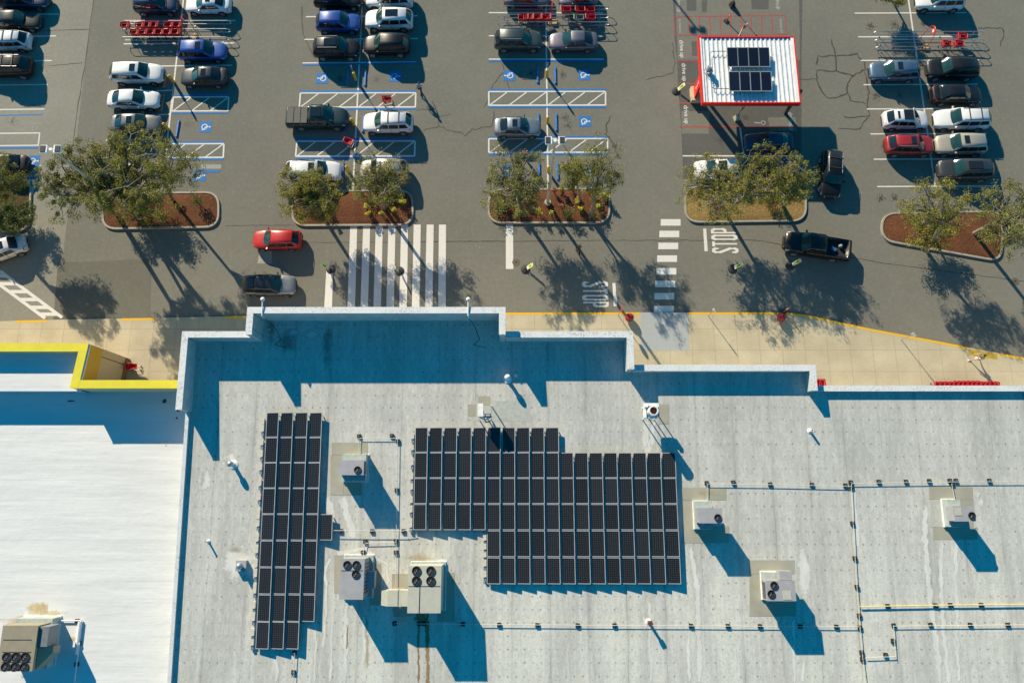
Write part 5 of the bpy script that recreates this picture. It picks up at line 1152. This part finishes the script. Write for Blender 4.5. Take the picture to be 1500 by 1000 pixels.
# ------------------------------------------------------------------ poles, signs, bollards
def lamp(base,h,label,off=.5):
    b=P(*base,.15); u=empty('light_pole',b,label,'light pole','parking lot light poles')
    m=MB(); m.tube((0,0,0),(0,0,h-.15),.16,.10,10); m.build('pole',M('aged_concrete_pole',(.42,.36,.26),.7),u)
    m=MB(); m.tube((0,0,-.05),(0,0,.35),.30,.30,14); m.build('footing',CONC,u)
    m=MB(); m.tube((-off,0,h-.1),(off,0,h-.1),.05); m.tube((0,0,h-.2),(0,0,h),.13); m.build('arm',WHITEM,u)
    for s in (-1,1):
        m=MB(); m.box((s*off,0,h-.05),(.52,.62,.16)); hd=m.build('lamp_head',WHITEM,u)
        m=MB(); m.box((s*(off+.05),0,h+.045),(.37,.50,.04)); m.build('fin_block',BLACK,hd)
lamp((802,298),12.0,'tall light pole with two white lamp heads on the middle island')
lamp((205,318),13.2,'tall light pole with two white lamp heads rising from the left island tree')
q=P(1024,47,0); b=q-Vector((.539,-.842,0))*12*2.19
u=empty('light_pole',(b.x,b.y,0),'tall twin light pole beyond the top of the photo whose shadow reaches the loading zone','light pole','parking lot light poles')
for o in [o for o in COL.objects if o.name=='light_pole'][0].children:
    c=o.copy(); COL.objects.link(c); c.parent=u
    for k in o.children: d=k.copy(); COL.objects.link(d); d.parent=c
def bollard(px,py,label):
    q=P(px,py,0); u=empty('accessible_sign',(q.x,q.y,0),label,'sign post','accessible parking sign posts')
    m=MB(); m.lathe([(.14,0),(.14,1.05),(.12,1.14),(.04,1.18)],n=12); m.build('bollard',YELB,u)
    m=MB(); m.tube((0,0,1.1),(0,0,2.3),.03); m.build('post',GALV,u)
    m=MB(); m.box((0,0,1.95),(.03,.32,.48)); s=m.build('sign_plate',SIGNBLUE,u)
    m=MB(); m.box((.018,0,2.0),(.006,.16,.2)); m.box((-.018,0,2.0),(.006,.16,.2)); m.build('symbol',WHITEM,s)
for x,y,l in ((255,121,'yellow bollard with blue sign beside the white SUV and dark grey sedan'),(247,190,'yellow bollard with blue sign at the nose of the grey sedan'),(236,261,'yellow bollard with blue sign inside the slender sparse tree'),(521.5,117,'yellow bollard with blue sign between two blue wheel stops, second column'),(518.5,183,'yellow bollard with blue sign at the nose of the teal pickup'),(511,252,'yellow bollard with blue sign between the pale SUVs under trees'),(801,113,'yellow bollard with blue sign below the purple grey sedan'),(802,180.5,'yellow bollard with blue sign at the nose of the blue grey sedan'),(803,252,'yellow bollard with blue sign just left of the tall lamp pole')): bollard(x,y,l)
def wstop(x,y0,y1,mat,label):
    a,b=P(x,y0,.08),P(x,y1,.08); L=(a-b).length; m=MB(); h=L/2
    m.hexa([(-.09,-h,0),(.09,-h,0),(.09,h,0),(-.09,h,0)],[(-.06,-h+.06,.13),(.06,-h+.06,.13),(.06,h-.06,.13),(-.06,h-.06,.13)])
    o=m.build('wheel_stop',mat,loc=((a.x+b.x)/2,(a.y+b.y)/2,.004)); tag(o,label,'wheel stop','wheel stops of the accessible bays'); o.rotation_euler[2]=R(-3) if x<400 else 0
    for s in (-1,1):
        m=MB(); m.lathe([(.03,.10),(.03,.145)],(0,s*h*.6,0),8); m.build('pin',DARK,o)
for a in ((260,176,201,BLUESTOP,'blue wheel stop above the second left hatched bay'),(251.5,247,272,BLUESTOP,'blue wheel stop just above the left island'),(509,102,125,BLUESTOP,'blue wheel stop left of the second column bollard'),(535,101,126,BLUESTOP,'blue wheel stop right of the second column bollard'),(531.5,169,194,BLUESTOP,'blue wheel stop at the nose of the white SUV with roof rack'),(505.5,180,195,BLUESTOP,'blue wheel stop under the nose of the teal pickup'),(502,240,262,BLUESTOP,'blue wheel stop at the nose of the white SUV under trees'),(529,243,265,BLUESTOP,'blue wheel stop at the nose of the mottled pale SUV'),(787.5,98,122,BLUESTOP,'blue wheel stop left of the middle column bollard'),(813.5,98,123,BLUESTOP,'blue wheel stop right of the middle column bollard'),(789,166,190,BLUESTOP,'blue wheel stop at the nose of the blue grey sedan'),(815,166,192,BLUESTOP,'blue wheel stop in the empty bay with a dark oil spot'),(790,238,262,BLUESTOP,'blue wheel stop behind the wide middle island tree'),(817,238,264,BLUESTOP,'blue wheel stop right of the tall lamp pole'),(241,111,128,KERB,'grey wheel stop at the nose of the white SUV with small sunroof'),(238,138,162,KERB,'grey wheel stop at the nose of the left white sedan'),(233,180,199,KERB,'grey wheel stop at the nose of the grey sedan')): wstop(*a)
def pedsign(px,py,label,rz=0.0):
    lean=.62 if px>600 else (-.62 if px<520 else -.2)
    q=P(px,py,0); u=empty('crossing_paddle',(q.x,q.y,0),label,'crossing sign','in road crossing paddles',rz)
    m=MB(); m.lathe([(.42,0),(.42,.05),(.30,.10),(.12,.14)],n=18); m.build('base',BLACK,u)
    m=MB(); m.box((0,0,.22),(.05,.12,.2)); m.build('spring_post',BLACK,u)
    m=MB(); m.box((0,0,.74),(.04,.32,.9)); pd=m.build('paddle',WHITEM,u); pd.rotation_euler=(0,lean,0)
    m=MB()
    for s in (-1,1): m.box((s*.024,0,.80),(.006,.25,.66))
    m.build('face',LIME,pd)
    m=MB()
    for s in (-1,1): m.box((s*.029,0,.86),(.004,.12,.12)); m.box((s*.029,0,.70),(.004,.07,.16))
    m.build('pictogram',BLACK,pd)
for x,y,l,rz in ((484.5,394.5,'lime crossing paddle at the top of the left stop line',-.3),(585.5,397,'lime crossing paddle in the middle of the wide crosswalk',.1),(769.5,394.5,'lime crossing paddle right of the single white bar',.25),(1072.5,394,'lime crossing paddle below the right STOP lettering',.3),(1157,389,'lime crossing paddle below the black pickup',.3),(990,134,'lime crossing paddle left of the red totem',.3)): pedsign(x,y,l,rz)
def delin(px,py,label,lean=.18,rz=-.9):
    q=P(px,py,.05+(KH if py>400 else 0)); u=empty('delineator',(q.x,q.y,KH if py>400 else 0),label,'delineator','orange delineator posts',rz)
    m=MB(); m.box((0,0,.05),(.42,.42,.10)); m.build('base',BLACK,u)
    m=MB(); m.tube((0,0,.08),(0,lean,1.1),.055,.05,10); p=m.build('post',ORANGE,u)
    m=MB(); m.tube((0,lean*.66,.76),(0,lean*.82,.88),.058,.058,10); m.build('reflective_band',WHITEM,p)
delin(1064,31,'orange delineator post on a black foot in the red ruled no parking strip',.25); delin(1147.5,457,'orange delineator post on a black foot by the right red ball',.2)
for x,y,l in ((922,465,'large red concrete ball on the sidewalk left of the painted ramp'),(1144.5,465,'large red concrete ball on the sidewalk by the orange delineator')):
    q=P(x,y,KH+.42); u=empty('ball_bollard',(q.x,q.y,KH),l,'bollard','red ball bollards')
    m=MB(); m.smooth=True; m.lathe([(.40*math.sin(math.pi*k/14)+.002,.44-.40*math.cos(math.pi*k/14)) for k in range(15)],n=24); m.build('ball',M('faded_red_paint',(.27,.010,.012),.45,var=.2,vs=4),u)
    m=MB(); m.lathe([(.24,0),(.22,.07)],n=18); m.build('plinth',CONC,u)
def sign(px,py,h,label,kind,z=KH,rz=0.0):
    q=P(px,py,z); u=empty('sign_post',(q.x,q.y,z),label,'sign','signs along the sidewalk',rz)
    m=MB(); m.tube((0,0,0),(0,0,h),.03,.03,8); m.build('post',GALV,u)
    if kind=='stop':
        pts=[(.36*math.cos(R(22.5+45*k)),.36*math.sin(R(22.5+45*k))) for k in range(8)]
        m=MB(); m.hexa([(.03,y,h-.36+zz) for y,zz in pts],[(.045,y,h-.36+zz) for y,zz in pts]); s=m.build('sign_plate',RED,u)
        vs,fs=text_mesh('STOP'); m=MB(); m.add([(.049,x*.5,h-.36+y*.2) for x,y in vs],fs); m.build('lettering',WHITEM,s)
    else:
        m=MB(); m.box((.035,0,h-.25),(.015,.38,.5)); s=m.build('sign_plate',WHITEM,u); m=MB(); m.box((.045,0,h-.2),(.006,.28,.08)); m.box((.045,0,h-.36),(.006,.28,.05)); m.build('sign_band',RED,s)
sign(905.5,461.5,2.2,'red octagonal stop sign beside the left red ball','stop'); sign(1037.5,462.5,2.0,'small white sign on a leaning post right of the painted ramp','plate',rz=.4); sign(1320,497.5,2.2,'small white sign on a post at the right stretch of sidewalk','plate',rz=.6)
def fsign(px,py,label):
    q=P(px,py,0); u=empty('portable_sign',(q.x,q.y,0),label,'sign','portable red signs on concrete feet')
    m=MB(); m.box((0,0,.3),(.55,.55,.6),.3,.5); m.build('base',M('tan_foot',(.45,.42,.32),.8) if py>100 else BLACK,u)
    m=MB(); m.tube((0,0,.5),(0,0,2.3),.03); m.build('post',DARK,u)
    m=MB(); m.box((0,0,2.2),(.04,.42,.62)); s=m.build('sign_plate',RED,u); m=MB(); m.tube((-.024,0,2.24),(.024,0,2.24),.13,n=14); m.build('round_emblem',WHITEM,s)
fsign(1078.5,174,'portable red sign on a tan foot just below the canopy'); fsign(1072,9,'portable red sign on a black foot at the top of loading zone'); 
q=P(1081,47,2.0); fsign2=P(1078,60,0)
m=MB(); m.box((0,0,1.1),(.08,.08,2.2)); o=m.build('flag_post',WHITEM,loc=(P(1078,62,0).x,P(1078,62,0).y,0)); tag(o,'white flag post with a red pennant behind the canopy top edge','post'); m=MB(); m.box((.12,.0,2.35),(.3,.04,.55),.3); m.build('pennant',RED,o); m=MB(); m.box((.2,.0,2.7),(.14,.05,.2),.3); m.build('finial',WHITEM,o)
q=P(777,393-9,0)
for x,y,l in ((756,384,'round iron manhole cover near the single white bar'),(1487,412,'round iron manhole cover at the right edge of the drive')):
    q=P(x,y,0); m=MB(); m.lathe([(.36,0),(.36,.012)],n=20); o=m.build('manhole_cover',M('cast_iron',(.10,.085,.055),.7),loc=(q.x,q.y,.002)); tag(o,l,'manhole cover','manhole covers of the drive')
    m=MB(); m.lathe([(.10,.013),(.10,.016)],n=14); m.build('lid_boss',DARK,o)
m=MB()
for _ in range(70):
    px,py=rng.uniform(0,1500),rng.uniform(0,455); s=rng.uniform(.03,.07); q=P(px,py,0); m.box((q.x,q.y,.012),(s,s*.7,.012),rng.random()*3)
o=m.build('litter',M('litter_paper',(.5,.48,.42),.8)); tag(o,'specks of paper litter scattered on the asphalt','litter',None,'stuff')

# ------------------------------------------------------------------ people
def skin(name,pts,edges,mat,parent,root=0,sub=1):
    me=bpy.data.meshes.new(name); me.from_pydata([p[:3] for p in pts],edges,[]); me.materials.append(mat)
    o=bpy.data.objects.new(name,me); COL.objects.link(o); o.parent=parent
    md=o.modifiers.new('Skin','SKIN'); md.use_smooth_shade=True
    for i,p in enumerate(pts): r=p[3]; me.skin_vertices[0].data[i].radius=(r,r if len(p)<5 else p[4])
    me.skin_vertices[0].data[root].use_root=True
    s=o.modifiers.new('Subdivision','SUBSURF'); s.levels=sub; s.render_levels=sub
    return o
def person(px,py,rz,label,shirt,pants,hair,z=0.0,step=.28,longhair=False,shorts=False,elbow=.0,skinc=(.45,.26,.18)):
    q=P(px,py,z); u=empty('person',(q.x,q.y,z),label,'person',None,rz)
    SK=M('skin_%d'%int(skinc[0]*100),skinc,.5,var=.05)
    pts=[];ed=[]
    def V(x,y,zz,r,r2=None): pts.append((x,y,zz,r,r2 or r)); return len(pts)-1
    def E(*c):
        for a,b in zip(c[:-1],c[1:]): ed.append((a,b))
    pel=V(0,0,.95,.13,.11); wst=V(0,0,1.12,.12,.10); ch=V(.01,0,1.32,.15,.11); nk=V(.02,0,1.49,.055); hd=V(.05,0,1.60,.075,.085); tp=V(.05,0,1.70,.075,.08); E(pel,wst,ch,nk,hd,tp)
    legs={}
    for s,f in ((1,step),(-1,-step)):
        hp=V(.0,s*.10,.90,.095); kn=V(f*.55+.06,s*.10,.50,.06); an=V(f*1.05-(.05 if f<0 else 0),s*.10,.09+(.05 if f<0 else 0),.04); ft=V(f*1.05+.16,s*.11,.04,.035); E(pel,hp,kn,an,ft)
        sh=V(.0,s*.19,1.40,.06); el=V(-f*.5+elbow*.1,s*.25,1.13,.042); wr=V(-f*.9+.10+elbow*.2,s*.25,.90+elbow*.2,.03); pm=V(-f*.98+.13+elbow*.25,s*.25,.83+elbow*.2,.036,.02); E(ch,sh,el,wr,pm)
        b=pts[pm]
        for k in range(4):
            dx=.03-.02*k; ln=(.075,.085,.08,.06)[k]; a=V(b[0]+dx,s*.25,b[2]-.045,.010); c=V(b[0]+dx+.01,s*.245,b[2]-.045-ln*.5,.009); d=V(b[0]+dx+.0,s*.235,b[2]-.045-ln,.007); E(pm,a,c,d)
        a=V(b[0]+.045,s*.235,b[2]-.01,.011); c=V(b[0]+.06,s*.225,b[2]-.05,.009); E(pm,a,c)
        legs[s]=(hp,kn,an,ft,sh,el,wr)
    nose=V(.135,0,1.60,.014); E(hd,nose)
    skin('body',pts,ed,SK,u,pel)
    g=lambda i,a: (*pts[i][:3],pts[i][3]+a,pts[i][4]+a)
    P2=[g(pel,.02),g(wst,.02),g(ch,.022),(.015,0,1.45,.08,.08)]; E2=[(0,1),(1,2),(2,3)]
    for s in (1,-1):
        n=len(P2); P2+=[g(legs[s][4],.018),(*[pts[legs[s][4]][k]*.35+pts[legs[s][5]][k]*.65 for k in range(3)],.06,.06)]; E2+=[(2,n),(n,n+1)]
    skin('shirt',P2,E2,shirt,u,0)
    P3=[g(pel,.026)]; E3=[]
    for s in (1,-1):
        n=len(P3); P3.append(g(legs[s][0],.018)); P3.append(g(legs[s][1],.02)); E3+=[(0,n),(n,n+1)]
        if not shorts: P3.append(g(legs[s][2],.02)); E3.append((n+1,n+2))
    skin('shorts' if shorts else 'trousers',P3,E3,pants,u,0)
    for s in (1,-1):
        a=pts[legs[s][2]]; b=pts[legs[s][3]]; m=MB(); m.smooth=True; m.tube((a[0]-.06,a[1],a[2]-.035),(b[0]+.05,b[1],b[2]+.0),.052,.045,10); m.build('shoe',BLACK if not shorts else WHITEM,u)
    m=MB(); m.smooth=True; m.lathe([(.10,-.03),(.112,.04),(.10,.11),(.06,.16),(.01,.175)],(.035,0,1.60),14)
    if longhair: m.hexa([(-.10,-.09,1.28),(-.03,-.10,1.28),(-.03,.10,1.28),(-.10,.09,1.28)],[(-.09,-.09,1.66),(.0,-.10,1.66),(.0,.10,1.66),(-.09,.09,1.66)])
    h=m.build('hair',hair,u)
    for s in (1,-1):
        m=MB(); m.tube((.118,s*.03,1.615),(.13,s*.03,1.615),.011,n=8); m.build('eye',BLACK,u)
        m=MB(); m.box((.05,s*.092,1.60),(.04,.02,.06)); m.build('ear',SK,u)
    m=MB(); m.box((.124,0,1.555),(.012,.045,.01)); m.build('mouth',M('lips',(.35,.12,.10),.5),u)
    return u
BR=M('brown_hair',(.06,.03,.015),.6); DKH=M('dark_hair',(.012,.010,.009),.6)
person(616.5,136.5,R(80),'person in a blue top walking near the second hatched bay',M('blue_shirt',(.07,.22,.42),.8),M('dark_trousers',(.03,.035,.05),.8),DKH)
w=person(846,370,R(100),'person with long brown hair in dark clothes walking on the drive',M('black_top',(.02,.02,.025),.8),M('black_trousers',(.016,.016,.02),.8),BR,longhair=True,elbow=.3)
person(769,232,R(90),'person in a pink top standing on the hatched bay above the wide middle tree',M('pink_shirt',(.50,.26,.27),.8),M('grey_trousers',(.10,.10,.11),.8),BR,step=.12)
pp=person(1426,525.5,R(185),'person in an olive shirt and pale shorts walking on the right sidewalk',M('olive_shirt',(.16,.15,.045),.8),M('pale_shorts',(.45,.42,.36),.8),DKH,KH,.34,shorts=True,elbow=.3)
